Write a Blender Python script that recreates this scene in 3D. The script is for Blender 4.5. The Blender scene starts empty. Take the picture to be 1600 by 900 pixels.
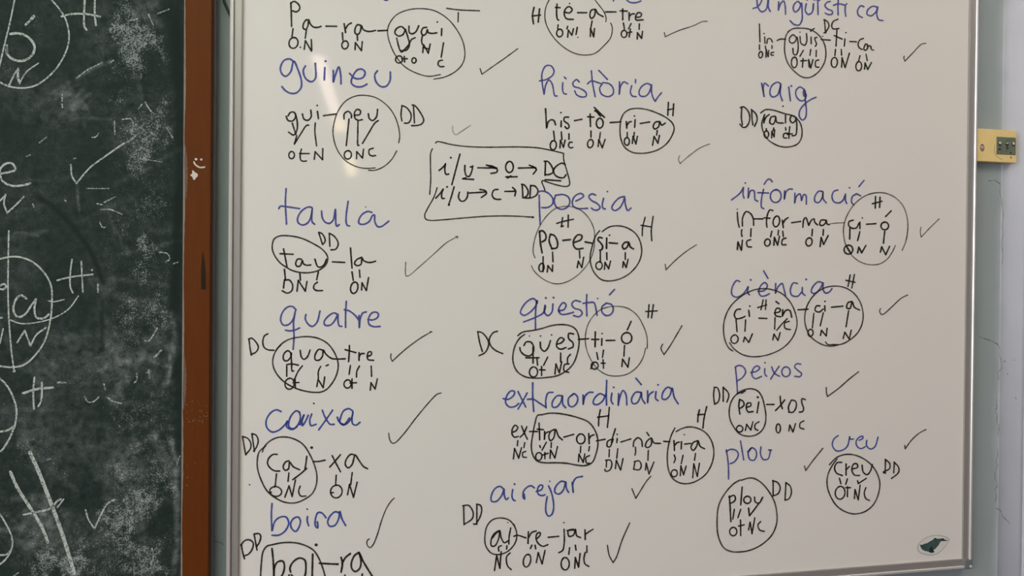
import bpy, bmesh, math, random
import numpy as np
from mathutils import Vector, Matrix
random.seed(4)
SC = bpy.context.scene
COL = SC.collection

# ------------------------------------------------------------------ camera
F_PX = 1250.0
YAW, PITCH, ROLL = math.radians(12.6), math.radians(-0.41), 0.0091
CAM = Vector((0.0, -1.2, 1.45))
_f0 = Vector((math.sin(YAW), math.cos(YAW), 0)); _r0 = Vector((math.cos(YAW), -math.sin(YAW), 0)); _z = Vector((0, 0, 1))
C_F = (_f0 * math.cos(PITCH) + _z * math.sin(PITCH)).normalized()
_u1 = _r0.cross(C_F)
C_R = (_r0 * math.cos(ROLL) + _u1 * math.sin(ROLL)).normalized()
C_U = C_R.cross(C_F)
cd = bpy.data.cameras.new('camera'); cam = bpy.data.objects.new('camera', cd); COL.objects.link(cam)
cd.sensor_width = 36.0; cd.lens = F_PX / 1600 * 36; cd.clip_start = 0.02
cam.matrix_world = Matrix(((C_R.x, C_U.x, -C_F.x, CAM.x), (C_R.y, C_U.y, -C_F.y, CAM.y), (C_R.z, C_U.z, -C_F.z, CAM.z), (0, 0, 0, 1)))
SC.camera = cam

# ------------------------------------------------------------------ world, daylight, exposure
SC.view_settings.view_transform = 'Standard'; SC.view_settings.look = 'None'
SC.view_settings.gamma = 1.0; SC.view_settings.use_curve_mapping = False
SC.view_settings.exposure = EXPO = -0.45
W = bpy.data.worlds.new('World'); SC.world = W; W.use_nodes = True
W.node_tree.nodes['Background'].inputs[0].default_value = (0.62, 0.76, 1.0, 1)
W.node_tree.nodes['Background'].inputs[1].default_value = 1.0
def area(name, loc, direction, sx, sy, power, color):
    l = bpy.data.lights.new(name, 'AREA'); l.shape = 'RECTANGLE'; l.size = sx; l.size_y = sy
    l.energy = power; l.color = color
    o = bpy.data.objects.new(name, l); COL.objects.link(o)
    o.rotation_mode = 'QUATERNION'; o.rotation_quaternion = Vector(direction).to_track_quat('-Z', 'Z'); o.location = loc
    return o
# daylight entering through the two windows of the left wall
WIN = [(-3.0, -1.1), (-5.6, -3.7)]                   # y spans of the window openings
WZ0, WZ1, XL = 0.9, 2.75, -2.7
for k, (a, b) in enumerate(WIN):
    area('window_daylight', (XL - 0.02, (a + b) / 2, (WZ0 + WZ1) / 2), (1, 0, -0.12), WZ1 - WZ0, b - a, (95, 95)[k], (0.98, 0.96, 0.99))

# ceiling lamps: (picture points of the mirrored ends, width, colour, strength, label), then unseen fill lamps added to even out the whiteboard
LAMPS_SEEN = [((497, 92), (524, 180), 0.085, (1.0, 0.78, 0.71), 11.5, 'long pinkish white ceiling lamp mirrored in the whiteboard'),
              ((529, 188), (532.5, 206), 0.11, (1.0, 0.74, 0.40), 12.5, 'short warm ceiling lamp behind the long pinkish one'),
              ((544, 247), (550, 275), 0.13, (1.0, 0.80, 0.42), 12.5, 'warm ceiling lamp furthest from the boards')]
LAMPS_FILL = [((1.75, -0.7), (1.75, -2.2), 0.30, (1.0, 0.85, 0.75), 20.5, 'added broad warm ceiling fill lamp above the right part of the whiteboard'),
              ((-0.5, -0.9), (-0.5, -2.4), 0.30, (0.84, 1.0, 0.68), 16.0, 'added broad greenish ceiling fill lamp above the gap between the boards')]

# ------------------------------------------------------------------ helpers
def at(px, py, Y=0.0):
    d = C_F + C_R * ((px - 800) / F_PX) + C_U * ((450 - py) / F_PX)
    return CAM + d * ((Y - CAM.y) / d.y)
def tag(o, label=None, cat=None, group=None, kind=None):
    if label: o['label'] = label
    if cat: o['category'] = cat
    if group: o['group'] = group
    if kind: o['kind'] = kind
    return o
def link(o, parent=None):
    COL.objects.link(o)
    if parent is not None:
        o.parent = parent
    return o
def base_of(parent):
    v = Vector((0, 0, 0))
    while parent is not None:
        v += parent.location; parent = parent.parent
    return v
def mesh_obj(name, verts, faces, mat, parent=None, smooth=False):
    b = base_of(parent)
    me = bpy.data.meshes.new(name)
    me.from_pydata([tuple(Vector(v) - b) for v in verts], [], faces); me.update()
    if mat: me.materials.append(mat)
    if smooth:
        for p in me.polygons: p.use_smooth = True
    return link(bpy.data.objects.new(name, me), parent)
def bm_obj(name, bm, mat, parent=None, smooth=False):
    bmesh.ops.recalc_face_normals(bm, faces=bm.faces[:])
    b = base_of(parent)
    bmesh.ops.translate(bm, verts=bm.verts[:], vec=-b)
    me = bpy.data.meshes.new(name); bm.to_mesh(me); bm.free()
    if mat: me.materials.append(mat)
    if smooth:
        for p in me.polygons: p.use_smooth = True
    return link(bpy.data.objects.new(name, me), parent)
def add_box(bm, lo, hi, bevel=0.0, seg=2):
    r = bmesh.ops.create_cube(bm, size=1.0)
    vs = r['verts']
    for v in vs:
        v.co = Vector([(lo[i] + hi[i]) / 2 + v.co[i] * (hi[i] - lo[i]) for i in range(3)])
    if bevel:
        es = list({e for v in vs for e in v.link_edges})
        bmesh.ops.bevel(bm, geom=es, offset=bevel, segments=seg, profile=0.5, affect='EDGES')
def box(name, lo, hi, mat, parent=None, bevel=0.0, seg=2):
    bm = bmesh.new(); add_box(bm, lo, hi, bevel, seg); return bm_obj(name, bm, mat, parent)
def empty(name, loc):
    o = bpy.data.objects.new(name, None); o.location = loc; o.empty_display_size = 0.05; return link(o)

# ------------------------------------------------------------------ materials
def new_mat(name):
    m = bpy.data.materials.new(name); m.use_nodes = True
    nt = m.node_tree; return m, nt, nt.nodes['Principled BSDF']
def N(nt, t, **kw):
    n = nt.nodes.new(t)
    for k, v in kw.items(): setattr(n, k, v)
    return n
def plain(name, col, rough=0.5, metal=0.0, spec=0.5, var=0.0, scale=40, bump=0.0, stretch=None):
    m, nt, p = new_mat(name)
    p.inputs['Roughness'].default_value = rough; p.inputs['Metallic'].default_value = metal
    p.inputs['Specular IOR Level'].default_value = spec
    tc = N(nt, 'ShaderNodeTexCoord'); mp = N(nt, 'ShaderNodeMapping'); nt.links.new(tc.outputs['Object'], mp.inputs[0])
    if stretch: mp.inputs['Scale'].default_value = stretch
    nz = N(nt, 'ShaderNodeTexNoise'); nz.inputs['Scale'].default_value = scale; nz.inputs['Detail'].default_value = 5
    nt.links.new(mp.outputs[0], nz.inputs['Vector'])
    mx = N(nt, 'ShaderNodeMix', data_type='RGBA')
    mx.inputs['A'].default_value = tuple(c * (1 - var) for c in col) + (1,); mx.inputs['B'].default_value = tuple(min(1, c * (1 + var)) for c in col) + (1,)
    nt.links.new(nz.outputs['Fac'], mx.inputs['Factor']); nt.links.new(mx.outputs['Result'], p.inputs['Base Color'])
    if bump:
        b = N(nt, 'ShaderNodeBump'); b.inputs['Strength'].default_value = bump; b.inputs['Distance'].default_value = 0.002
        nt.links.new(nz.outputs['Fac'], b.inputs['Height']); nt.links.new(b.outputs[0], p.inputs['Normal'])
    return m
def ink(name, col, alpha=1.0, patch=0.0):
    # marker ink: a film whose cover varies a little along the stroke
    m, nt, p = new_mat(name)
    p.inputs['Roughness'].default_value = 0.35; p.inputs['Specular IOR Level'].default_value = 0.3
    p.inputs['Base Color'].default_value = col + (1,)
    tc = N(nt, 'ShaderNodeTexCoord'); nz = N(nt, 'ShaderNodeTexNoise'); nz.inputs['Scale'].default_value = 45; nz.inputs['Detail'].default_value = 3
    nt.links.new(tc.outputs['Object'], nz.inputs['Vector'])
    mr = N(nt, 'ShaderNodeMapRange'); mr.inputs['From Min'].default_value = 0.35; mr.inputs['From Max'].default_value = 0.65
    mr.inputs['To Min'].default_value = alpha - patch; mr.inputs['To Max'].default_value = min(1, alpha + patch * 0.6)
    nt.links.new(nz.outputs['Fac'], mr.inputs['Value']); nt.links.new(mr.outputs[0], p.inputs['Alpha'])
    return m
INK = {
    'black': ink('black_marker_ink', (0.022, 0.02, 0.014), 0.93, 0.10),
    'ring': ink('black_marker_ink_rings', (0.03, 0.027, 0.02), 0.86, 0.12),
    'ring2': ink('black_marker_ink_dry_rings', (0.06, 0.054, 0.045), 0.74, 0.18),
    'check': ink('black_marker_ink_checks', (0.04, 0.036, 0.028), 0.84, 0.14),
    'faint2': ink('dry_black_marker_ink', (0.09, 0.082, 0.07), 0.7, 0.2),
    'faint': ink('nearly_dry_marker_ink', (0.15, 0.14, 0.12), 0.45, 0.2),
    'blue': ink('blue_marker_ink', (0.075, 0.088, 0.34), 0.86, 0.12),
    'blue2': ink('fresh_blue_marker_ink', (0.05, 0.085, 0.35), 0.88, 0.12),
}
def chalk_mat(name, dens, col=(0.50, 0.54, 0.50)):
    m, nt, p = new_mat(name)
    p.inputs['Roughness'].default_value = 0.95; p.inputs['Specular IOR Level'].default_value = 0.1
    p.inputs['Base Color'].default_value = col + (1,)
    tc = N(nt, 'ShaderNodeTexCoord'); nz = N(nt, 'ShaderNodeTexNoise'); nz.inputs['Scale'].default_value = 420; nz.inputs['Detail'].default_value = 4
    nt.links.new(tc.outputs['Object'], nz.inputs['Vector'])
    mr = N(nt, 'ShaderNodeMapRange'); mr.inputs['From Min'].default_value = 0.62 - dens; mr.inputs['From Max'].default_value = 0.80 - dens
    mr.inputs['To Min'].default_value = 0.32; mr.inputs['To Max'].default_value = 0.95
    nt.links.new(nz.outputs['Fac'], mr.inputs['Value']); nt.links.new(mr.outputs[0], p.inputs['Alpha'])
    return m
CHALK = {'chalk': chalk_mat('chalk', 0.27), 'chalk2': chalk_mat('worn_chalk', 0.15)}
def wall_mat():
    # blue grey paint, paler past the crack; ramp also paints in the cove's light
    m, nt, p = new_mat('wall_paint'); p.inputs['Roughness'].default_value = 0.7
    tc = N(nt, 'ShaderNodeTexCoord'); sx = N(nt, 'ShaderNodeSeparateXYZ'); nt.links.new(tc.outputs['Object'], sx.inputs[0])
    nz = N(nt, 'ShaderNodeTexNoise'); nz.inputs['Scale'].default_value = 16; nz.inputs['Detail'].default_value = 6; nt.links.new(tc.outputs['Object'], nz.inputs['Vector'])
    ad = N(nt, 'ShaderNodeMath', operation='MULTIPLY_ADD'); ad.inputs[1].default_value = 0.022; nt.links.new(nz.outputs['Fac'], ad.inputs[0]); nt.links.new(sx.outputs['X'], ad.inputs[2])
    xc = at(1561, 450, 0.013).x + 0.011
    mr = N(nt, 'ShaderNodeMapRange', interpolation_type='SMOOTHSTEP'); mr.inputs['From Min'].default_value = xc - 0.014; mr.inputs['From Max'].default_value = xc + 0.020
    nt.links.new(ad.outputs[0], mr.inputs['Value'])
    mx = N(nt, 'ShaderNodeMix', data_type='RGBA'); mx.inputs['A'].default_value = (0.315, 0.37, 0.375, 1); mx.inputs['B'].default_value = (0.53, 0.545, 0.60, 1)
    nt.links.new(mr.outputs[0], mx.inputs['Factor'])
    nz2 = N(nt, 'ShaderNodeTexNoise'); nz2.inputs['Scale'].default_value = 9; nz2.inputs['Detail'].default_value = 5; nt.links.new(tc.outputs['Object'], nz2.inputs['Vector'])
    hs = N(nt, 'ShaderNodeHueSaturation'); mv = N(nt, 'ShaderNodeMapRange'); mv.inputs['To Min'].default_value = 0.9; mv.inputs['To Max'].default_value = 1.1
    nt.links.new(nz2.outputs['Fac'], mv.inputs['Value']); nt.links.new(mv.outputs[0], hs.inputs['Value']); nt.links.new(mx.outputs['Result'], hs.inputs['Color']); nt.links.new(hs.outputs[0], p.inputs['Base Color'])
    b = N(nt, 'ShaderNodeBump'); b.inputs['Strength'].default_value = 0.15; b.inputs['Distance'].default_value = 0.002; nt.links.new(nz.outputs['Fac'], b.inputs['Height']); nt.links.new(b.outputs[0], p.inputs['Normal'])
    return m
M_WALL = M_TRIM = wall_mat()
M_BOARD = plain('enamelled_white_board', (0.78, 0.745, 0.70), 0.045, spec=0.5, var=0.012, scale=3)
M_ALU = plain('brushed_aluminium', (0.50, 0.475, 0.45), 0.36, metal=0.6, var=0.05, scale=30, stretch=(20, 20, 1))
M_ALU2 = plain('bright_aluminium_ridge', (0.95, 0.92, 0.89), 0.3, metal=0.6, var=0.03, scale=30)
M_CAP = plain('grey_plastic_cap', (0.16, 0.175, 0.18), 0.45, var=0.1, scale=60)
M_BROWN = plain('brown_varnished_wood', (0.118, 0.029, 0.0022), 0.45, spec=0.16, var=0.16, scale=14, stretch=(14, 14, 1.2))
M_CHANNEL = plain('dark_grey_metal_channel', (0.13, 0.115, 0.105), 0.5, var=0.08, scale=30)
M_DUST = plain('chalk_dust', (0.28, 0.235, 0.19), 0.95, spec=0.1, var=0.3, scale=120)
M_SCUFF = plain('black_scuff', (0.028, 0.017, 0.010), 0.9, spec=0.1, var=0.3, scale=90)
M_WHITEPAINT = plain('white_correction_paint', (0.62, 0.56, 0.50), 0.6, var=0.1, scale=150)
M_CABLE = plain('black_cable_sheath', (0.03, 0.036, 0.036), 0.5, var=0.2, scale=60)
M_IVORY = plain('yellowed_ivory_plastic', (0.84, 0.64, 0.28), 0.42, var=0.10, scale=35)
M_SOCKET = plain('grey_green_socket_recess', (0.135, 0.165, 0.11), 0.6, var=0.55, scale=170)
M_PIN = plain('pale_terminal_metal', (0.80, 0.78, 0.68), 0.35, metal=0.2, var=0.05)
M_HOLE = plain('black_hole_plastic', (0.018, 0.022, 0.016), 0.6)
M_SCREW = plain('pinkish_screw_metal', (0.62, 0.48, 0.46), 0.35, metal=0.3, var=0.2, scale=300)
M_SCREWRING = plain('rust_stained_screw_recess', (0.27, 0.14, 0.13), 0.6, var=0.2, scale=300)
M_CRACK = plain('dark_plaster_crack', (0.085, 0.09, 0.095), 0.9, var=0.2, scale=200)
M_CLEAR = plain('clear_sticker_film', (0.70, 0.70, 0.66), 0.22, var=0.02)
M_RIM = plain('grey_sticker_rim', (0.36, 0.355, 0.335), 0.4, var=0.1, scale=100)
M_WHALE = plain('dark_teal_print', (0.05, 0.095, 0.088), 0.4, var=0.9, scale=190)
M_WHALED = plain('near_black_teal_print', (0.016, 0.024, 0.024), 0.4, var=0.3, scale=150)
M_FLOOR = plain('brown_floor_tiles', (0.12, 0.08, 0.105), 0.5, var=0.15, scale=4)
M_CEIL = plain('white_ceiling_paint', (0.72, 0.72, 0.70), 0.9, var=0.03, scale=4)
M_DARKROOM = plain('dark_wood_cladding', (0.10, 0.075, 0.06), 0.6, var=0.1, scale=8)
M_ROOM = plain('cream_room_paint', (0.36, 0.34, 0.30), 0.9, var=0.04, scale=3)
M_WINF = plain('white_window_frame', (0.7, 0.7, 0.68), 0.5)
def lamp_mat(name, col, s):
    m, nt, p = new_mat(name)
    p.inputs['Base Color'].default_value = (0.8, 0.8, 0.8, 1)
    p.inputs['Emission Color'].default_value = col + (1,); p.inputs['Emission Strength'].default_value = s
    return m
SLATE = (0.011, 0.0215, 0.0175, 1)
INK_TEXT = """
#word|blue pen stroke cut off at the top, tail of a letter g|blue|15|A
878,-30 886,-6 900,2 918,-4 926,-30
#syllables|black syllables Pa-ra-guai|black|13|A
242,20 245,100 247,183;243,22 262,10 285,20 303,45 300,68 280,82 252,75
368,140 350,138 330,165 328,195 345,205 360,180 366,145 380,170 400,188 430,190 452,183
487,182 560,183;612,165 622,225;622,200 640,172 662,160
730,178 705,172 688,200 690,232 710,238 725,215 732,180 745,205 775,218 805,217 830,211;847,214 912,211
1035,205 1010,185 975,200 965,230 990,250 1020,240 1038,205;1038,205 1055,260 1065,310 1045,348 1008,352
1062,182 1065,225 1085,235 1110,220 1130,180;1185,190 1160,195 1148,225 1160,245 1180,235 1190,205 1195,225 1225,232 1255,228
1290,200 1288,247;D:1259,153,6
#letter_codes|black letter codes under Pa-ra-guai|black|12|A
257,200 250,255;E:260,298,31,38;D:308,328,6;350,208 342,265;335,342 343,282;343,282 385,355;387,352 384,275
600,228 603,280;E:618,312,22,28;703,240 705,280;688,345 690,295;690,295 732,352;732,352 738,290
977,265 990,320 1003,355 1012,362 1030,345 1060,310 1080,275 1105,262
1155,250 1150,285 1155,308;1158,365 1163,310;1163,310 1197,370;1197,368 1210,305;1160,330 1200,340
1302,298 1286,398;1295,418 1270,425 1265,450 1280,463 1305,462
E:993,413,24,25;1030,392 1032,430;1012,408 1050,408;E:1097,420,15,18
#ring|ring around guai with an open tail at its lower right|ring|9|A
1280,518 1200,530 1120,510 1030,460 960,370 918,260 915,200 935,150 980,100 1060,68 1150,60 1240,75 1330,130 1400,215 1440,300 1450,390 1430,450 1380,500 1310,535 1235,550
#mark_letters|black letter T with a detached stem|black|10|A
1325,58 1400,68 1552,75;1405,88 1403,152
#check_mark|check mark right of the ring around guai|check|2|Z
750,107 753,116;753,116 770,104 790,90 809,76
#word|blue word guineu|blue|15|A
262,430 235,410 195,420 170,470 178,510 205,530 240,500 262,425 290,480 315,560 312,610 280,645 240,648 205,630 180,602
343,458 328,490 345,545 385,568 412,545 412,440;478,470 474,555;D:483,425,8
537,490 537,568;537,568 555,510 575,465 588,520 590,582
650,510 690,545 740,540 758,505 740,482 705,485 672,530 662,575 690,600 735,602 770,585
843,492 825,520 835,570 870,602 905,598 930,560 933,500
#syllables|black syllables gui-neu|black|14|B
235,208 250,240 285,245 310,210 298,178 270,178 250,205;308,190 322,250 320,315 295,355 255,333
362,190 375,230 405,240 430,215 428,160;480,170 488,228;D:478,124,7;527,204 630,190
688,230 690,190 720,170 745,195 745,220;770,200 810,195 815,165 790,155 770,180 775,225 800,240 830,235
878,190 885,225 910,242 940,215 950,155
#letter_codes|black letter codes OtN and ONC under gui-neu|black|13|B
283,262 295,300 312,350;318,360 300,425;300,425 350,345 395,280 412,278;463,260 460,330 468,400 473,440
E:278,512,22,28;355,465 345,510 350,550 370,560 393,557;340,500 415,500;455,545 462,485;462,485 520,548;520,548 522,462
727,230 705,437;797,245 795,340 797,437 805,435;955,242 930,260 880,340 832,420
E:717,510,28,33;785,540 787,485;787,485 832,535;832,535 840,465;915,458 885,470 885,505 905,518 935,515
#ring|ring around neu|ring|10|B
932,612 850,615 780,600 700,555 635,470 602,350 608,270 640,170 700,90 780,50 850,45 940,65 1030,130 1085,210 1115,300 1122,370 1115,415
880,630 930,630 1000,600 1060,545 1100,478
#mark_letters|black letters DD right of the ring around neu|black|13|B
1140,125 1133,200 1140,245;1140,125 1175,140 1210,190 1208,235 1190,260 1160,262
1230,125 1238,260;1220,120 1240,125 1290,190 1310,240 1295,268 1260,280 1215,282
#check_mark|very faint small check mark above the boxed rule|faint|1.8|Z
707,197 708,206 712,210.5 720,206 735,196
#boxed_rule|rule in black: i/u arrow O arrow DC, i/u arrow C arrow DD|black|14|C
230,332 262,305 280,280;280,280 275,330 285,362 305,360;D:322,232,8;393,205 365,310 330,443
432,293 432,340 445,375 465,378 485,340 493,297;475,305 495,298;415,397 500,402;415,397 440,390
532,311 600,312 680,312;600,290 650,300 685,325 680,345 635,355;610,292 640,305 670,315
E:780,305,30,43;752,382 840,381;765,390 790,375;850,313 985,310;935,290 975,308 990,325 965,360
1062,262 1058,370;1052,260 1080,262 1115,310 1120,345 1095,362 1058,365
1215,285 1190,275 1150,295 1125,330 1135,365 1170,387 1205,387 1222,365;1058,404 1180,413
205,548 235,515 262,478;262,478 250,520 255,550 272,550;D:293,460,8;348,460 325,540 305,600;D:307,600,9
390,502 382,540 400,570 425,570 450,540 455,500;467,508 600,500;550,480 590,490 600,510 560,543
690,480 660,485 645,520 660,550 690,558 712,557;745,496 830,494;805,465 828,490 822,530
880,445 885,545;875,440 895,445 925,490 920,525 895,545;945,450 940,545;945,450 980,455 1003,490 990,525 950,545 905,547
#rule_box|hand drawn open box around the rule|black|11|C
203,117 215,107 330,130 450,145 600,150 850,148 1000,155 1120,178 1203,198
1203,198 1203,240 1230,340 1250,420 1248,445 1225,457 1150,445 1040,410;1040,410 1033,418 1050,465 1058,490
178,163 165,195 163,300 165,400 157,518
215,467 190,540 140,630 118,680 125,710 160,722 250,718 400,705 600,690 800,688 968,697;D:963,697,9
#word|blue word taula|blue|16|D
235,-25 230,80 238,250;178,130 190,112 235,115 340,130
435,120 405,118 355,150 325,205 330,240 365,258 405,240 430,190 440,125 435,190 440,235 458,252
512,148 518,200 540,235 575,245 605,215 620,135 622,200 625,255 632,268 650,255
720,73 705,180 705,240 715,262 732,265
905,160 875,152 830,175 805,215 805,245 840,253 885,230 910,185 925,180 928,230 950,270 980,270 1010,250 1037,228;D:857,117,5
#syllables|black syllables tau-la|black|14|D
215,445 230,520 243,590;187,482 290,487;355,525 325,525 310,560 320,580 345,578 362,535 370,560 395,572 428,570
460,525 480,580 500,588 530,570 550,525;597,546 693,550;738,438 750,595
825,510 785,530 770,560 790,575 820,565 828,515 840,535 875,550 910,548 935,540
#ring|ring around tau|ring|13|D
240,590 190,555 145,495 127,440 140,370 180,345 250,342 350,360 450,405 520,450 555,495 560,530 540,575 490,612 420,630 340,628 270,608 235,585
#mark_letters|black letters DD above the dash of tau-la|black|13|D
490,318 520,410;490,315 515,325 540,370 535,395 522,408;572,322 577,425;572,322 610,345 640,390 640,420 620,448 585,452
#letter_codes|black letter codes ONC and ON under tau-la|black|14|D
222,605 230,683;342,630 347,690;487,625 474,685;222,685 215,750;225,690 260,688 285,725 280,770 245,790 205,772
320,775 330,690;330,690 385,775;385,775 398,700;480,705 455,725 452,755 475,770 520,770
750,625 760,690;808,610 812,665;E:767,748,28,45;825,765 828,710;828,710 862,770;862,770 880,668
#check_mark|long thin check mark right of tau-la|faint2|9|D
1170,548 1167,630 1172,655 1190,655 1270,590 1400,475 1490,395 1575,348;1560,347 1577,348 1572,362
#word|blue word quatre|blue|16|E
412,120 385,95 345,100 305,145 293,205 315,240 355,235 390,195 408,130;405,140 393,220 397,330 390,428;330,280 365,285 405,278 440,262
490,158 485,190 510,235 540,250 575,220 600,130;735,155 710,145 665,170 632,215 640,240 680,240 715,205 740,155 740,200 750,245 770,250
805,55 800,160 800,258;790,120 830,130 880,170 905,205;905,165 907,258;907,258 915,190 935,145 962,137
975,195 1010,200 1050,180 1055,150 1030,138 1000,150 978,195 985,235 1020,252 1070,250
#mark_letters|black letters DC left of the ring around qua|black|13|E
45,350 55,430 65,475;42,350 65,342 105,380 118,415 100,450 60,470;192,308 165,325 153,375 165,415 195,433 240,437
#ring|ring around qua|ring|13|E
255,440 290,395 350,355 430,335 510,330 590,345 660,385 710,450 738,520 742,570 720,650 660,735 610,762 550,765 460,750 380,720 310,675 255,610 232,550 235,490 265,425 295,395
#syllables|black syllables qua-tre|black|14|E
370,455 350,440 325,455 312,485 320,515 345,518 370,490 378,460;372,465 378,530 383,600 395,598;340,550 375,543 430,553
445,437 455,490 475,507 500,490 523,435;620,435 590,430 560,480 565,512 595,512 620,480 625,435 645,465 690,500 740,505 797,503
830,400 828,460 823,525;797,432 880,455;905,455 905,515;905,490 920,465 945,462;972,485 1000,472 1000,450 980,450 970,480 975,508 1018,515
#letter_codes|black letter codes Ot N and Ot N under qua-tre|black|13|E
340,562 340,640;463,557 430,600 400,665;605,563 588,600 587,660;648,558 665,550;838,555 827,625;908,560 888,600 885,645;1000,560 1003,640
E:362,698,36,43;405,660 408,730;390,690 437,688;575,720 585,662;585,662 625,730;625,730 637,645
E:815,700,28,32;850,660 850,735;835,693 885,690;993,748 998,690;998,690 1030,740;1030,740 1048,660
#check_mark|check mark right of qua-tre|check|11|E
1155,465 1153,495 1165,522;1165,522 1260,435 1380,345 1470,292;1460,291 1475,293
#word|blue word caixa|blue2|16|F
345,165 310,152 265,175 230,235 235,290 275,325 320,315 365,280 395,240
490,170 465,160 430,190 408,240 408,285 440,300 480,265 497,210 488,168;395,240 390,285 430,305 470,285
492,268 525,190 510,240 512,275 540,235 558,195;585,185 570,235 580,275 620,265
668,155 690,210 730,265 760,265;748,155 700,225 640,308
905,160 875,143 835,160 810,215 805,250 830,270 870,250 900,205 908,165 900,215 905,260 930,272 962,250;785,210 800,245 840,265 880,215
#mark_letters|black letters DD left of the ring around cai|black|13|F
45,362 58,440 70,505;45,360 85,375 108,410 108,450 72,500;118,340 138,478;118,338 150,350 167,390 155,440 132,475
#ring|ring around cai|ring|13|F
200,480 215,440 260,395 320,368 390,365 460,385 520,425 570,500 605,580 625,660 620,740 590,805 530,850 460,878 380,875 310,845 240,790 190,700 162,610 160,545 175,480 225,435
#syllables|black syllables cai-xa|black|14|F
315,500 285,500 250,530 240,570 260,605 295,628 335,630;408,550 380,560 362,600 380,625 405,610 412,560 440,595 490,620
547,515 540,570 533,612;545,610 500,650 437,698;D:585,447,11;597,556 640,555 690,545
745,510 775,570 810,635;810,502 770,550 727,598;925,505 890,500 855,540 848,580 870,605 900,580 925,505 950,540 990,595 1022,612
#letter_codes|black letter codes ONC and ON under cai-xa|black|13|F
310,652 300,745;407,645 400,710;777,663 772,730;902,642 890,735;E:303,790,47,38;255,800 270,795
375,835 408,745;408,745 432,830;432,830 458,700;495,748 483,790 500,825 540,825
E:777,790,45,50;735,800 755,798;865,815 880,735;880,735 912,835;912,835 940,718
#check_mark|long check mark right of cai-xa|check|11|F
1187,335 1195,385 1215,412 1235,410 1300,345 1400,215 1500,95 1565,30 1597,20
#ink_dot|stray ink dots near caixa|black|8|F
D:602,102,7;D:100,737,6
#word|blue word boira|blue2|16|G
275,335 270,420 275,545;275,545 300,470 340,440 385,440 405,485 380,545 330,580 275,582
445,450 420,490 430,530 460,552 485,520 497,470 480,440 445,450;552,435 550,470 562,508;D:550,378,7
630,478 632,525 615,510 615,450 635,405 665,408 697,445;795,405 770,398 730,430 710,480 725,510 765,505 795,455 805,395 820,450 850,505
#mark_letters|black letters DD above the ring around boi|black|14|G
35,655 45,710 60,765;32,660 60,625 95,617 127,640 120,690 90,730 65,740;135,575 158,697;135,572 175,570 187,590 175,640 155,670
#ring|ring around boi, cut by the picture edge|ring|14|G
180,1000 185,905 192,800 205,710 235,668 280,655 360,640 450,640 530,660 600,700 640,760 665,820 690,905 700,980
#syllables|black syllables boi-ra at the bottom edge|black|16|G
275,685 285,790 290,930;290,910 295,830 320,790 360,785 372,830 350,900 300,935;420,870 415,840 440,790 490,760 530,775 540,830 525,910 470,930 425,890
593,730 588,930;D:620,657,12;645,800 720,805 790,808;815,755 825,800 815,870;823,800 850,755 887,725
955,715 920,740 895,800 900,845 925,865 960,840 970,780 955,718 990,790 1060,905 1075,930
845,893 840,960;980,885 975,960;408,893 405,960
#check_mark|tall check mark right of boira|check|11|G
1035,610 1018,625 1020,660 1040,678 1065,655 1100,570 1130,470 1170,370 1210,310 1230,292
#word|blue word teatre cut off by the top edge|blue|15|H
690,-40 693,8;790,-30 795,-5 815,15 850,22 880,18 907,8
#mark_letters|black letter H left of the ring around te-a|black|14|H
72,58 60,120 68,187;115,70 110,120 105,172;58,125 122,118
#ring|ring around te-a|ring|9|H
192,-5 170,40 158,90 160,160 185,230 240,310 320,380 400,420 480,430 550,415 620,355 670,295 683,240 680,200 670,180;200,-40 192,-5
545,-5 580,40 620,95 635,140 633,170;510,-30 545,-5
#syllables|black syllables te-a-tre|black|14|H
252,32 248,100 255,150 265,158;240,58 275,60;310,95 350,100 370,75 345,52 318,70 308,110 325,145 380,152;D:350,28,6;413,99 483,99
550,72 520,80 508,120 520,145 545,120 552,75 570,105 612,130;632,93 712,93;765,70 765,155;745,85 800,87
815,100 815,158;815,130 835,110 855,108;866,135 905,130 910,105 885,100 865,130 870,155 925,155
#letter_codes|black letter codes ON N Ot N under te-a-tre|black|13|H
260,195 257,225;335,205 330,225;525,165 517,213;770,180 778,225;830,185 810,225;895,187 893,230
E:272,258,24,30;335,290 340,235;340,235 368,275;368,275 380,225;410,215 400,270;D:415,292,5
512,285 513,220;513,220 538,288;538,288 545,222;E:775,265,22,28;825,225 815,290;800,255 835,250;878,305 880,255;880,255 912,300;912,300 920,245
#check_mark|check mark right of te-a-tre|check|9|H
1090,255 1097,287;1097,287 1200,240 1320,200 1390,168 1425,167
#word|blue word historia with a grave accent|blue|14|H
115,632 165,622 215,590 228,555 205,515 165,515 135,570 135,640 150,735;150,735 165,660 190,625 215,660 235,748 252,750
297,645 295,700 305,730 325,735;308,602 322,615;425,640 405,622 375,650 385,675 430,690 475,720 480,750 445,758 405,740 390,710
520,553 528,640 550,757;490,655 520,632 570,645 600,655;605,655 585,690 600,735 650,755 688,735 690,690 660,655 610,645;578,550 645,620
740,640 738,735;738,735 750,670 775,640 805,655;835,670 825,720 840,750 870,755;865,622 865,648
985,665 955,652 910,680 892,725 905,750 945,750 975,715 990,660 990,720 1005,770 1020,792;1020,792 1035,765 1068,725
#syllables|black syllables his-to-ri-a|black|14|I
162,350 170,500;170,500 185,450 210,435 230,445 240,475;285,445 283,490;D:282,380,7;342,415 310,418 308,445 340,470 345,495 330,505 315,490
388,443 445,432;510,390 513,488;492,412 540,415;E:585,463,27,38;543,340 622,417;547,365 565,375;560,370 585,400;575,390 592,408
667,458 750,452;793,450 797,502;797,480 815,455 832,450;862,435 858,495;D:857,407,7;902,465 975,453
1055,450 1020,455 1003,490 1015,508 1045,490 1055,455 1070,478 1097,462
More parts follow.
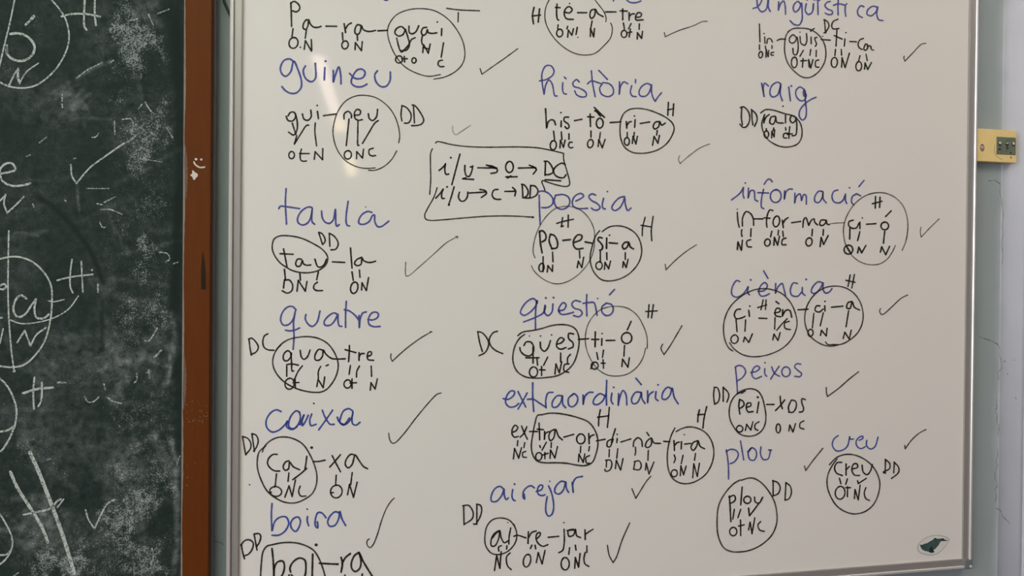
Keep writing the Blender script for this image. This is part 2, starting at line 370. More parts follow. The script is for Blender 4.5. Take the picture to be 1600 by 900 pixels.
#letter_codes|black letter codes under his-to-ri-a|black|13|I
225,525 232,590;285,530 290,590;345,545 345,587;517,523 517,573;590,535 585,580;800,535 800,570;855,535 852,570;1035,520 1030,555
E:222,635,24,36;275,655 278,595;278,595 302,650;302,650 315,595;370,612 350,612 342,640 355,655 375,652
E:512,622,22,32;573,645 578,590;578,590 605,655;605,655 627,590;E:797,605,20,30;840,620 845,565;845,565 868,625;868,625 880,565
998,635 1010,565;1010,565 1040,620;1040,620 1052,558
#ring|ring around ri-a of historia|ring|12|I
748,440 775,385 820,355 880,347 960,358 1060,395 1120,430 1155,465 1167,505 1150,560 1110,620 1050,665 980,690 910,698 840,690 780,650 752,590 743,520 748,445
#mark_letters|black letter H above the ring around ri-a of historia|black|13|I
1122,300 1117,400;1163,312 1157,403;1115,358 1163,350
#check_mark|thin check mark below historia|faint2|9|I
1210,717 1200,745 1213,777;1213,777 1280,720 1370,655 1443,625
#word|blue word poesia|blue|15|J
212,125 215,250 220,352;205,100 235,92 285,110 320,155 315,195 280,220 232,222
340,125 330,170 345,215 385,235 430,220 452,180 440,140 400,120 345,125;500,170 540,150 560,130 540,112 500,125 475,160 475,205 510,228 590,228
655,125 625,115 600,135 620,165 665,190 688,220 670,240 640,240 620,225;715,150 705,205 715,230 728,232;D:745,97,7
880,135 840,145 795,190 780,225 800,245 840,225 870,175 880,145 885,195 905,245 930,225
#ring|thin open ring around po-e|ring2|9|J
180,615 165,570 175,480 205,390 260,300 330,235 390,215 440,212 500,225 560,260 610,320 640,390 645,450 640,540 615,620 570,690 500,760 420,805 350,818 280,800 210,755 165,705 152,675
#mark_letters|black slanted letter H inside the ring around po-e|black|13|J
395,300 390,340 385,372;440,280 438,375;350,345 400,330 480,313;385,372 400,365
#syllables|black syllables po-e-si-a|black|15|J
215,405 222,500 235,575;212,415 235,402 262,430 262,470 235,490;300,430 290,480 310,540;300,430 330,440 355,490 350,535 310,543;397,478 457,472
485,495 540,470 545,440 515,435 485,470 480,515 505,545 555,540;572,490 625,500
705,460 680,455 672,475 690,495 708,525 700,550 685,555;740,460 738,540;D:762,438,7;760,497 823,502;910,492 880,495 862,525 875,545 900,530 912,495 925,530 950,545
#ring|ring around si-a|ring|12|J
685,402 655,440 625,530 610,610 620,680 650,740 700,785 760,795 840,780 920,735 985,660 1012,580 1005,500 970,430 910,385 840,365 770,370 730,390 705,410
#mark_letters|tall black letter H right of the ring around si-a|black|12|J
1040,298 1020,380 1018,443;1103,290 1088,400 1092,480;1008,360 1090,373
#letter_codes|black letter codes ON N ON N under po-e-si-a|black|13|J
243,605 242,722;317,570 320,645;527,560 530,615;690,565 690,645;740,575 742,630;885,575 885,628
E:230,690,20,32;275,725 280,675;280,675 315,720;315,720 318,670;510,690 518,640;518,640 545,690;545,690 560,610
E:680,675,25,30;722,705 727,650;727,650 755,700;755,700 770,640;865,690 870,645;870,645 892,690;892,690 907,625
#check_mark|check mark right of po-e-si-a|check|9|J
1197,665 1203,708;1203,708 1270,640 1360,565 1442,512
#word|blue word questio with two dots and an accent|blue|14|K
470,155 440,125 395,145 355,195 345,230 370,248 415,225 455,180 468,140;462,150 455,240 455,355;368,297 450,265 510,232 525,200 528,180
525,175 520,225 545,250 575,225 583,165;D:531,120,8;D:588,118,8;625,215 665,205 680,170 660,155 635,180 625,215 645,240 690,238 735,225
785,148 745,140 722,165 740,195 785,210 798,235 775,258 735,250;832,95 830,160 833,253;805,160 840,155 885,155 895,180 908,248;D:912,124,6
975,160 945,185 945,225 975,250 1010,240 1027,205 1015,170 975,158;1000,97 1037,57
#mark_letters|black letters DC left of the ring around ques|black|12|K
30,370 45,450 65,515;30,368 60,375 100,420 110,465 85,520 40,545;175,365 145,375 115,425 125,470 160,505 215,530
#ring|double started ring around ques|ring|12|K
325,397 360,372 430,360 500,345 580,322 650,316 710,325 750,350 772,400 775,460 762,530 735,600 690,650 620,690 540,705 450,710 380,700 320,660 290,590 292,520 310,460 340,415 375,388
#syllables|black syllables ques-ti-o|black|13|K
370,470 385,445 420,445 440,475 438,520 415,545 375,540 345,510 340,485;437,480 437,600;385,560 480,560
490,445 495,490 520,512 545,490 565,435;D:492,400,6;D:573,392,6;D:410,400,4;612,460 645,450 665,425 640,412 615,440 612,480 640,497 680,485
735,385 700,382 700,420 730,450 730,480 697,495;770,425 845,420;895,370 893,480;868,425 920,425;943,420 942,468;D:945,382,6;975,433 1038,432
E:1125,415,38,40;1130,355 1158,293
#letter_codes|black letter codes Ot NC Ot N under ques-ti-o|black|12|K
465,560 470,615;545,555 515,615;640,525 640,590;712,535 692,560 690,600;E:440,665,30,37;500,625 500,690;485,648 525,650
598,680 605,605;605,605 630,670;630,670 648,590;700,605 670,610 665,655 700,668;1110,470 1105,548;1090,625 1095,570;1095,570 1135,630;1135,630 1145,560
905,522 915,572;955,505 947,558;E:890,618,26,26;862,640 880,600;952,575 955,637;938,600 968,600
#ring|thin ring around ti-o|ring2|9|K
1265,490 1245,560 1200,630 1130,680 1050,695 980,685 910,640 850,550 822,450 830,350 860,280 920,215 990,187 1060,182 1130,195 1200,245 1250,330 1275,410 1277,490
#mark_letters|small black letter H right of questio|black|12|K
1290,170 1283,265;1322,170 1308,268;1265,220 1350,215
#check_mark|check mark right of the ring around ti-o|check|10|K
1390,460 1378,490 1400,537;1400,537 1440,480 1532,325
#word|long blue word extraordinaria|blue2|14|L
75,150 110,155 150,125 155,100 130,95 100,130 92,180 120,210 160,205 185,185;180,100 210,160 235,210;245,110 215,165 180,225
285,37 285,140 292,242;248,155 290,155 330,180 380,212;380,215 378,160 395,110 430,105
495,130 460,130 425,175 428,210 455,210 485,175 497,130 500,190 520,215;570,120 540,150 545,200 570,208 600,180 605,140 580,115 560,130
645,125 645,190;645,190 660,130 690,105 715,105;800,130 765,115 725,150 718,185 745,193 785,165 810,110;813,20 810,110 812,195
850,110 845,165 858,188;D:863,70,7;898,115 895,198;895,198 910,130 930,92 950,120 957,195
1055,105 1020,105 990,155 1000,185 1030,180 1055,130 1060,105 1065,150 1087,185;1022,5 1060,50;1105,95 1105,178;1105,178 1115,125 1145,100
1165,100 1163,150 1180,165;D:1180,52,7;1275,80 1250,68 1215,105 1210,150 1235,155 1265,125 1280,75 1295,140 1323,187
#mark_letters|tall black letter H right above the ring around tra-or|black|12|L
768,230 757,290 755,345;832,213 825,290 818,355;748,283 828,273
#mark_letters|black letter H above the ring around the last ri-a|black|12|L
1475,230 1465,280 1463,317;1527,208 1508,290 1500,360;1463,265 1515,262
#ring|wide ring around tra-or|ring|12|L
350,265 320,270 300,330 285,410 275,490 285,550 315,595 370,608 450,608 530,612 600,625 660,628 710,605 735,550 750,480 745,420 720,360 680,315 620,290 540,268 460,255 400,255 350,265
#syllables|black syllables ex-tra-or-di-na-ri-a|black|12|L
140,390 165,380 178,355 160,340 140,365 138,405 155,425 182,420;205,345 225,395 247,440;243,350 220,400 195,425;262,385 318,385
330,325 335,445;318,368 362,372;370,385 368,440;368,440 375,400 400,385;440,370 412,385 400,425 412,450 435,430 448,370 470,420 497,445
508,425 578,405;E:628,438,30,35;685,400 688,472;685,440 700,418 722,408;740,452 802,440
850,440 820,455 817,490 835,495 860,440;875,365 855,430 848,465;888,435 885,465;D:888,405,6;915,460 985,438
1003,492 1008,455 1035,430 1060,445 1068,492;1130,430 1100,455 1090,490 1105,500 1130,480 1135,435 1150,465 1198,470;1100,392 1115,415;1220,455 1262,458
1293,450 1297,520;1297,485 1315,465 1332,460;1347,458 1345,510;D:1367,407,5;1370,475 1413,470;1460,450 1430,465 1415,500 1430,520 1455,490 1465,450 1480,490 1512,508
#letter_codes|black letter codes under ex-tra-or-di-na-ri-a|black|11|L
178,450 175,487;228,465 222,500;335,485 340,500;382,462 352,517;418,465 416,500;628,490 625,535;690,492 685,523;832,513 830,565;892,508 885,575
1018,497 1020,530 1015,553;1110,520 1107,590;1295,553 1303,580 1293,607;1358,555 1345,615;1447,542 1440,590
147,580 155,505;155,505 185,575;185,575 205,500;235,527 215,535 215,565 240,570;E:328,563,22,28;372,535 372,580;350,555 395,540
408,578 412,515;412,515 443,575;443,575 462,492;612,600 615,545;615,545 645,605;645,605 657,545;690,557 665,570 670,610 690,612
812,590 810,640;805,590 840,590 850,620 835,660 805,668 800,655;875,650 882,590;882,590 912,660;912,660 930,578
1015,600 1005,655;1010,600 1045,595 1060,630 1045,658 1010,655;1090,660 1095,610;1095,610 1115,688;1115,688 1150,603
E:1295,683,22,25;1338,700 1343,630;1343,630 1362,695;1362,695 1380,632;1427,715 1435,615;1435,615 1460,705;1460,705 1475,612
#ring|ring around the last ri-a|ring|11|L
1300,360 1275,410 1255,480 1245,570 1255,660 1280,715 1330,750 1390,757 1450,740 1520,690 1565,610 1578,530 1560,450 1515,390 1450,358 1390,353 1340,368 1310,385
#check_mark|check mark between extraordinaria and airejar|check|11|M
1387,218 1417,293;1417,293 1450,240 1500,160 1535,120
#word|blue word airejar|blue2|15|M
385,220 355,200 315,220 287,280 290,315 325,318 370,270 388,220 390,270 405,303 422,290;455,225 450,280 460,305 475,312;D:470,182,8
545,262 548,300 538,290 540,240 570,205 600,195 625,212;640,240 680,225 690,195 670,190 650,220 655,260 685,272 708,265
735,195 755,240 770,300 775,370 760,420 735,432 715,400 715,340 725,280;D:745,160,6
865,165 835,160 790,205 785,245 815,260 850,230 870,165 875,215 892,247;920,170 928,245;928,245 925,180 950,135 1000,122
#mark_letters|black letters DD left of the ring around ai|black|13|M
72,350 75,500;65,352 110,348 145,400 140,450 75,498;175,340 175,497;175,338 205,350 213,390 195,450 160,497 150,492
#ring|small ring around ai|ring|12|M
465,495 487,570 475,640 420,705 350,732 290,722 245,665 238,590 255,510 300,460 370,447 430,465 470,510
#syllables|black syllables ai-re-jar|black|13|M
350,545 310,570 285,630 290,665 315,665 345,610 355,545 365,600 390,640 420,625;345,550 320,572 300,600;440,525 428,590 425,650;D:418,482,5;465,590 490,582 558,602
578,555 575,645;580,600 605,560 640,548;645,608 670,580 668,560 645,570 638,610 655,645 690,668 730,655;732,598 815,590
857,535 858,640 845,700 815,718;D:855,483,6;930,535 890,545 895,590 930,580 945,535 955,585 985,600;880,545 935,540;1020,540 1022,615;1022,575 1050,555 1083,535
#letter_codes|black letter codes NC ON ONC under ai-re-jar|black|13|M
368,662 345,675 347,705;410,665 408,690;605,660 593,685;630,660 635,688;900,680 893,730;945,660 950,697;1035,665 1035,715
313,857 330,740;330,740 355,840;355,840 365,710;435,720 408,750 415,820 443,850;E:567,780,28,50,12;640,795 655,718;655,718 685,805;685,805 708,700
E:865,805,32,48;940,840 945,755;945,755 970,830;970,830 982,725;1022,715 1012,760 1020,805 1050,825
#check_mark|tall check mark right of ai-re-jar|check|11|M
1195,660 1210,740 1240,795;1240,795 1265,755 1310,620 1370,485
#word|blue word linguistica cut by the top edge|blue|19|N
110,88 160,70 190,30 210,-20;150,-30 160,70 200,122 245,100 270,-10;272,-30 272,80 290,118;378,20 375,105;375,105 400,35 430,10 445,60 450,150
610,50 580,15 540,45 530,95 550,125 590,95 615,30 622,120 620,210 590,260 540,255 497,215;665,40 655,110 685,150 725,130 740,40;740,40 737,100;D:675,2,8;D:750,2,8
785,10 788,152;770,-5 805,5;915,15 880,25 860,60 890,95 935,115 935,145 895,152 862,135;1000,-25 995,75 997,155;950,55 1000,40 1075,55;1072,60 1070,120 1078,170;D:1085,40,9
1265,70 1235,60 1200,110 1210,160 1250,183;1405,75 1360,65 1305,105 1300,150 1340,165 1390,125 1410,70 1400,150 1420,205 1465,215
#mark_letters|black letters DC above the syllable ti|black|16|N
855,205 865,340;850,205 885,225 902,270 865,340;848,342 870,342;995,200 945,225 930,275 945,300 1005,297
#syllables|black syllables lin-guis-ti-ca|black|16|N
177,250 183,435;232,385 235,450;D:225,350,8;255,450 265,405 295,405 312,437;362,422 390,408 447,408
560,390 530,362 495,390 490,430 520,450 555,425 568,385 580,450 578,530 560,570 535,565 525,505;600,380 610,450 650,470 670,430 668,350;715,385 717,455;775,390 755,395 760,425 772,460 760,482
820,412 915,418;985,310 975,480;955,370 1040,407;1068,405 1062,480;D:1078,340,8;1118,432 1187,435
1260,400 1225,415 1205,460 1220,500 1250,515;1280,460 1265,510 1280,525 1305,500 1300,460 1285,460;1300,480 1335,480 1345,515 1367,522;710,325 748,297;D:600,335,6;D:835,378,6
#ring|ring around guis|ring|15|N
475,330 530,298 600,293 690,302 760,335 820,395 858,470 870,560 855,650 800,740 730,795 680,810 620,800 550,750 480,670 445,570 440,460 455,370 480,330
#letter_codes|black letter codes under lin-guis-ti-ca|black|16|N
178,468 178,515;240,480 242,510;308,475 308,505;635,525 600,585;712,515 703,575;770,525 768,588;970,515 963,580;1030,515 1033,575;1225,580 1212,630;1288,565 1300,630
E:190,570,20,33;245,595 248,515;248,515 268,590;268,590 275,525;325,545 300,550 300,575 322,575;E:540,650,30,55;632,610 625,700;608,635 672,630
690,620 695,700;690,620 712,710;712,710 735,620;795,625 765,635 765,695 795,700;E:957,650,32,52;1033,700 1038,600;1038,600 1070,705;1070,705 1115,555
E:1212,690,30,48;1272,720 1278,655;1278,655 1305,725;1305,725 1345,650
#check_mark|check mark right of lin-guis-ti-ca|check|10|N5
1365,440 1360,450 1370,477;1370,477 1430,415 1500,345 1533,338
#word|blue word raig|blue|14|O
250,100 270,203;265,180 262,130 275,100 303,122;400,105 375,92 330,120 315,180 335,207 375,190 400,110 395,180 412,237;462,130 475,238;D:482,122,8
585,150 550,130 520,155 520,200 550,235 580,235 598,195 580,155;575,165 580,200;590,160 592,240 600,320 592,370 570,388 545,360 550,310 590,260 640,225 675,210
#mark_letters|black letters DD left of the ring around raig|black|13|O
95,290 92,370 100,425;85,290 110,285 150,330 155,395 130,440 105,445 80,420;172,305 175,375 182,425;170,305 205,340 215,385 195,437
#ring|small ring around raig|ring|12|O
243,332 280,307 340,310 420,335 500,358 545,400 565,460 560,530 530,575 470,597 420,598 370,585 300,540 260,470 252,410 275,345
#syllables|single black syllable raig|black|13|O
270,350 268,410;268,400 285,365 310,345;355,358 325,365 315,410 340,420 358,385 360,360 370,405 420,412;437,350 437,410;D:417,280,7
510,360 485,355 472,385 490,410 515,390 518,365 525,440 515,505 490,510
#letter_codes|black letter codes ON Ct under raig|black|12|O
287,455 287,475;345,450 340,470;437,447 440,467;E:287,500,18,28;328,528 330,475;330,475 348,520;348,520 352,465;455,490 425,495 422,525 445,528;470,440 462,530;450,500 490,495
#word|blue word informacio, its last letter half wiped|blue|14|P
65,212 130,160 158,115;158,115 155,170 163,198;D:173,80,7;197,120 195,195;195,195 215,140 240,140 250,210 270,222
320,90 345,55 365,50 383,70;315,130 300,200 300,270 317,280;270,155 355,158;E:410,182,42,50;480,140 478,205;478,205 490,150 515,128 540,128
560,160 558,235;558,235 575,180 600,165 612,215;612,215 630,170 645,175 650,245;775,145 745,145 715,190 718,225 745,232 775,190 780,145 780,200 805,235
895,135 865,145 850,185 865,225 905,235 935,215 950,180;955,165 955,215 965,240;D:987,117,7;1040,165 1010,185 1003,230 1020,250;1040,163 1075,180;1060,108 1100,60
#syllables|black syllables in-for-ma-ci-o|black|13|P
110,310 115,380 125,425;D:110,285,5;150,415 152,350 180,303 215,320 235,360 238,410;240,360 310,360;388,295 365,290 345,330 338,390 342,425;320,352 365,355;E:415,380,25,42
462,370 470,430;465,400 485,365 508,350;535,390 605,380;622,425 630,365 645,350 660,385 668,410;668,410 690,370 710,360 715,385 738,408
800,370 765,370 755,405 775,412 800,390 805,370 812,400 830,405;1015,370 985,380 980,410 1005,432 1040,430 1060,395;1068,385 1068,435;D:1087,353,6;1120,402 1193,397;E:1262,415,30,30;1268,342 1313,297
#syllable_dash|thin grey dash in front of ci-o|faint2|8|P
835,398 880,393 945,390
#ring|thin open ring around ci-o|ring2|10|P
1398,605 1425,540 1442,440 1435,340 1400,250 1340,190 1270,160 1200,155 1120,175 1040,230 980,310 945,400 940,480 960,570 1010,650 1080,700 1150,718 1220,712 1280,675 1320,620 1345,568
#mark_letters|black letter H inside the ring around ci-o|black|13|P
1190,185 1188,275;1225,190 1222,270;1165,242 1240,222
#letter_codes|black letter codes under in-for-ma-ci-o|black|13|P
145,445 142,470 147,497;218,437 215,497;380,457 370,500;432,450 428,485;465,457 470,500;697,442 693,493;783,443 780,488;990,430 988,517;1068,460 1050,530;1262,457 1252,550
110,600 115,540;115,540 142,605;142,605 150,527;215,522 185,535 190,575 222,580;E:345,545,22,28;395,565 400,505;400,505 425,565;425,565 440,495;490,510 465,520 460,560 490,562
E:670,540,24,32;757,577 765,505;765,505 785,560;785,560 820,490;E:978,600,34,35;960,570 1000,630;1050,625 1060,580;1060,580 1082,625;1082,625 1115,568;1228,620 1238,578;1238,578 1270,640;1270,640 1300,575
#check_mark|thin check mark right of the ring around ci-o|faint2|9|P2
795,375 790,410 797,452;797,452 860,385 937,310
#word|blue word ciencia|blue|14|Q
230,100 205,92 170,145 168,200 200,222 245,205 280,165 295,140;295,145 290,185 305,203;D:315,87,8
370,175 420,170 445,130 425,108 395,130 378,180 395,212 430,210 460,195;415,15 450,75;510,115 508,190;508,190 530,140 560,115 575,160 587,210
680,115 650,110 625,160 635,205 680,215 715,180;718,145 720,190 740,208;D:748,83,8;880,110 840,102 795,150 790,185 820,190 860,150 880,112 880,160 900,190 930,180 950,155
#ring|ring around ci-en|ring|11|Q
150,577 180,620 240,665 310,685 380,685 470,665 570,615 640,540 675,450 670,370 630,270 560,195 490,165 420,155 340,165 240,215 160,290 115,380 102,470 115,560 145,620 175,642
#ring|ring around ci-a|ring|11|Q
960,592 1020,590 1090,555 1150,500 1185,430 1193,350 1170,260 1120,190 1050,147 970,135 890,150 810,205 755,290 737,380 745,450 780,525 840,575 900,600 960,603 1000,594;900,572 915,590 960,592
#syllables|black syllables ci-en-ci-a|black|13|Q
235,315 205,320 187,360 200,388 240,385 270,372;300,325 305,372;D:308,292,7;380,386 440,388;500,345 540,335 545,315 520,308 505,335 510,365 550,375;512,255 535,273
565,320 562,370;562,370 590,325 620,325 635,378;685,320 762,316;855,290 830,290 818,325 850,338 880,315;893,290 895,330;D:895,255,7;945,300 1035,292;1105,255 1075,265 1065,305 1090,310 1108,260 1125,300 1165,322
#mark_letters|small black letter H between ci and en|black|12|Q
412,243 395,320;435,243 430,318;370,303 440,282
#mark_letters|black letter H above the ring around ci-a|black|12|Q
1092,48 1075,138;1125,45 1105,150;1060,90 1130,105
#letter_codes|black letter codes under ci-en-ci-a|black|12|Q
200,395 208,490;275,400 270,488;505,382 502,470;600,390 560,430 518,480;808,348 797,460;882,345 858,445;1080,328 1060,452
E:188,550,28,33;258,570 268,533;268,533 300,575;300,575 328,508;487,555 497,510;497,510 528,560;528,560 545,498;615,410 580,425 585,465 625,475
E:782,500,20,28;860,520 868,480;868,480 905,525;905,525 912,465;1037,545 1050,495;1050,495 1085,550;1085,550 1100,480
#check_mark|check mark right of the ring around ci-a|check|10|Q
1330,310 1322,330 1335,355 1350,355 1420,295 1490,230 1540,205
#word|blue word peixos|blue|13|R
295,115 305,220 312,322;292,120 320,105 355,115 375,155 350,200 312,225;415,160 460,150 485,125 465,108 435,130 425,180 450,208 500,190;525,130 525,170 540,190;D:527,84,7
578,115 600,165 640,190;637,112 600,165 570,213;E:690,155,33,38;805,95 775,92 758,115 785,145 813,170 800,192 760,190
#mark_letters|black letters DD left of the ring around pei|black|12|R
130,280 125,340 133,408;130,275 155,280 172,340 160,390 135,408;200,280 200,385;200,275 240,320 243,350 228,392
#ring|ring around pei|ring|12|R
310,325 350,300 420,287 470,305 500,345 520,410 533,490 528,560 500,615 450,650 390,658 330,640 285,590 255,530 247,460 262,390 300,335 370,302;345,322 372,303
#syllables|black syllables pei-xos|black|13|R
328,370 322,420 330,485;328,370 355,385 362,415 340,435 330,440;384,432 415,420 415,400 390,400 380,435 395,468 432,465;478,390 465,475;D:470,353,9;540,410 597,410
645,345 650,400 662,443;680,375 645,420 608,458;730,380 710,430 715,470;735,375 765,385 770,430 745,470 712,470;842,372 815,365 815,400 828,440 820,465 795,470
#letter_codes|black letter codes ONC and ONC under pei-xos|black|12|R
E:328,600,25,25;373,613 383,565;383,565 415,610;415,610 432,545;480,545 450,565 450,600 472,612;E:630,597,17,35;713,615 720,570;720,570 745,625;745,625 765,560;830,538 802,555 800,590 830,602
#check_mark|check mark right of peixos|check|11|R
1005,278 1007,320 1015,347;1015,347 1100,285 1180,215 1257,155
#word|blue word plou|blue|13|S
125,215 140,330 142,443;122,230 160,210 205,222 218,255 190,305 155,323;235,145 260,292;320,200 295,240 310,290 340,295 360,260 355,220 325,198 290,230;395,190 392,250 415,290 450,285 470,215;455,215 477,217
#mark_letters|black letters DD right of the ring around plou|black|12|S
490,455 490,575;485,455 525,470 545,510 530,555 487,575;590,475 583,610;590,470 625,500 632,555 610,600 583,605
#ring|tall ring around plou|ring|12|T
230,150 180,180 110,260 65,350 52,470 62,590 105,680 160,708 230,712 310,698 400,655 480,580 515,500 520,420 500,320 450,230 390,165 340,138 300,135 240,152
#syllables|single black syllable plou|black|13|T
148,275 155,380 160,475;145,285 185,270 195,300 175,325 150,330;248,205 237,345;E:288,305,28,28;345,285 350,320 380,330 408,285;380,330 340,385 305,430;305,430 298,370
#letter_codes|black letter codes OtNC under plou|black|12|T
187,378 175,455;237,378 215,445;E:178,553,28,33;235,462 237,585;220,510 265,500;298,540 310,480;310,480 325,570;325,570 347,445;392,475 372,500 385,540 422,552
#check_mark|check mark right of plou|check|11|S
735,342 745,375;745,375 800,300 878,203
#word|blue word creu|blue2|13|S
998,103 965,130 953,180 985,222 1035,215 1070,185 1088,112;1088,112 1092,130 1117,130;1162,140 1190,125 1190,108 1165,115 1140,145 1145,185 1175,205 1210,190;1222,140 1220,180 1250,208 1285,190 1310,115
#mark_letters|black letters DD right of the ring around creu|black|12|S
1368,290 1365,395;1365,288 1400,320 1400,360 1350,390 1370,397;1437,312 1432,395;1435,310 1470,350 1470,390 1415,438
#ring|ring around creu|ring|12|S
930,330 985,275 1040,253 1100,250 1170,270 1240,315 1290,375 1322,460 1315,550 1275,640 1210,695 1130,715 1060,700 990,655 940,580 912,490 918,410 950,340 990,285
#syllables|single black syllable creu|black|13|S
1025,312 990,315 970,355 985,395 1030,415;1060,325 1060,412;1060,370 1085,345;1105,365 1150,350 1145,325 1120,325 1105,370 1125,410 1165,415;1185,335 1195,390 1225,408 1250,380 1265,330
#letter_codes|black letter codes OtNC under creu|black|12|S
1008,437 1020,480;1070,442 1057,485;1150,455 1155,478;1155,478 1218,437;E:1013,550,38,50;1072,502 1070,580;1055,510 1095,510;1125,595 1130,525;1130,525 1155,605;1155,605 1170,490;1215,510 1202,550 1215,595 1243,610
#check_mark|check mark right of creu|check|10|S
1518,180 1522,207;1522,207 1570,140 1630,85 1685,55
"""
CHALK_TEXT = """
#chalk_ring|large chalk ring around the accented o|chalk|10|CA
100,-40 92,-5 60,150 30,270 0,400 -30,520;300,-40 320,-5 370,55 410,120 430,200 428,270 400,350 350,430 290,490 220,535 150,550 80,545 20,525 -30,490
#chalk_letter|chalk letter o with an acute accent|chalk|15|CA
65,212 110,208 165,225 205,265 217,300 200,345 160,375 110,380 65,360 42,330 42,285;42,285 44,330;w19 210,103 192,124;w13 192,124 160,155
#chalk_letter|chalk letter H with a long bar cut by the top edge|chalk|12|CA
530,-60 530,-5 525,100 528,165 542,187;593,-60 593,-5 593,100 600,158;385,103 430,90 530,87 625,104
#chalk_letter|chalk letter N inside the large ring|chalk|11|CA
52,542 85,475 113,430;w14 113,430 113,480 122,520;w9 122,520 165,450 240,395
#chalk_scrap|broken remains of wiped chalk writing high on the board|chalk2|8|CA
928,90 960,160;800,130 860,118;985,85 1055,58;480,488 540,440;540,440 640,390;w10 388,590 388,630;388,650 390,672;865,680 890,650;905,635 940,690 965,712
715,755 718,840;765,745 820,745 832,790 820,840;1040,795 1080,860;575,858 600,855 615,835;245,893 290,858;820,840 850,845 800,885 765,902;700,150 720,170 715,200;690,390 710,375
#chalk_check_mark|long chalk check mark right of the letter e|chalk|10|CB
443,130 450,200 478,247;478,247 560,150 660,75 775,-5
#chalk_letter|chalk letter e at the left edge|chalk|13|CB
-10,188 60,175 95,160 80,125 45,120 5,150 0,190 20,235 80,262 140,258 190,247
#chalk_letter|chalk letter N under the letter e|chalk|11|CB
-10,365 35,320;35,315 25,370 45,430;45,430 90,390 148,330
#chalk_ring|chalk ring around a crossed by an upright line|chalk|11|CB
-30,722 0,718 60,705 130,708 200,735 260,785 300,840 322,900 325,980 315,1100 280,1230 220,1320 150,1380 80,1395 0,1388 -30,1380
#chalk_line|upright chalk line through the left ring|chalk|10|CB
55,543 52,700 50,900 55,1080 70,1280 88,1420;D:88,1418,9
#chalk_letter|chalk letter H beside the ring around a|chalk|10|CB
450,722 440,800 440,895 455,930;508,735 513,830 518,925;358,852 440,832 580,815;D:575,788,6;612,875 612,925
#chalk_letter|small looped chalk letter at the left edge|chalk|12|CB
-20,895 0,885 25,875 40,890 20,908 -5,905
#chalk_scrap|broken remains of wiped chalk writing in the middle of the board|chalk2|8|CB
w14 893,95 920,98;w5 920,98 1010,112;w9 462,92 472,88;165,78 190,68;605,373 640,380;650,365 720,330;630,410 690,410 760,438;625,490 640,520 660,520;990,675 1045,685 1060,720 1035,735;1085,748 1110,738;w6 540,278 680,278;205,375 212,395;405,350 412,358
#chalk_letter|chalk letter a inside the ring|chalk|13|CC
165,65 130,45 95,80 85,145 110,180 150,170 195,110 225,70;225,70 215,140 230,185 270,190 305,165
#chalk_letter|chalk letter N inside the ring under a|chalk|11|CC
108,340 155,265;155,265 190,362;190,362 230,290 285,250
#chalk_line|curved chalk line from the upright line to the letter H|chalk|8|CC
65,200 130,222 230,215 340,185 430,130 490,50;300,80 340,85 400,72
#chalk_letter|part of a chalk letter N at the left edge|chalk|10|CC
0,345 20,255;-20,190 15,185
#chalk_letter|chalk letter H below the rings|chalk|12|CC
215,560 208,650 212,755;262,592 258,700 240,740;w15 145,658 230,632 330,622
#chalk_ring|edge of a large chalk ring at the lower left|chalk|12|CC
-30,545 0,565 50,620 85,690 103,760 95,850 75,905 60,940 5,1020 -20,1030;-10,900 50,888 85,865
#chalk_scrap|broken remains of wiped chalk writing below the middle of the board|chalk2|8|CC
w11 360,590 410,592;w12 965,432 1008,390;905,330 930,330 985,250;530,680 550,712 580,712 620,680;670,683 700,705 760,722;855,535 855,575 840,592;915,530 945,520;930,510 935,560;650,600 658,635
#chalk_letter|big thick chalk letter H low on the board|chalk|20|CD
65,250 110,350 180,460 260,590 300,690;w24 188,130 230,220 290,370 340,500 400,670 465,885;w12 148,517 230,500 310,480 360,430 380,420;w8 360,470 398,420
#chalk_check_mark|chalk check mark low on the board|chalk|10|CD
535,487 550,540 590,605;590,605 630,520 670,450 715,422
#chalk_ring|chalk arc at the bottom left corner|chalk|11|CD
-30,480 0,515 40,580 75,660 75,720 40,790 -5,830 -30,845;-10,770 40,765 65,745
#chalk_scrap|short chalk strokes near the lower right of the board|chalk2|8|CD
1105,205 1125,148;950,730 960,770 940,830;85,900 115,880;295,175 310,170
"""
# ------------------------------------------------------------------ room shell
YW = 0.013                                            # plane of the front wall behind the boards
x_cove = at(1562, 450, YW).x
R, A = 0.085, 30
cove = [(x_cove, YW)]
for k in range(1, 11):
    a = math.radians(A * k / 10); cove.append((x_cove + R * math.sin(a), YW - R * (1 - math.cos(a))))
ex, ey = cove[-1]
cove += [(ex + 0.0022, ey + 0.0015), (ex + 0.005, ey - 0.0005), (ex + 0.012, ey - 0.004), (ex + 0.03, ey - 0.007), (ex + 0.08, ey - 0.008), (4.2, ey - 0.008), (4.2, 0.25), (x_cove, 0.25)]
def prism(name, prof, z0, z1, mat):
    n = len(prof)
    vs = [(x, y, z0) for x, y in prof] + [(x, y, z1) for x, y in prof]
    fs = [(i, (i + 1) % n, (i + 1) % n + n, i + n) for i in range(n)] + [tuple(range(n - 1, -1, -1)), tuple(range(n, 2 * n))]
    return mesh_obj(name, vs, fs, mat)
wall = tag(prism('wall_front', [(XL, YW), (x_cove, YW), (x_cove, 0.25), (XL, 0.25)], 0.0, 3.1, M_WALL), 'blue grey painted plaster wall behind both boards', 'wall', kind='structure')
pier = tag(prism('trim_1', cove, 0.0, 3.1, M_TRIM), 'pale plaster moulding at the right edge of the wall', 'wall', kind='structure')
for k, p in enumerate(pier.data.polygons):
    if k <= 9: p.use_smooth = True
YB = -14.0
tag(box('floor', (XL - 0.2, YB, -0.1), (4.2, 0.25, 0.0), M_FLOOR), 'brown classroom floor', 'floor', kind='structure')
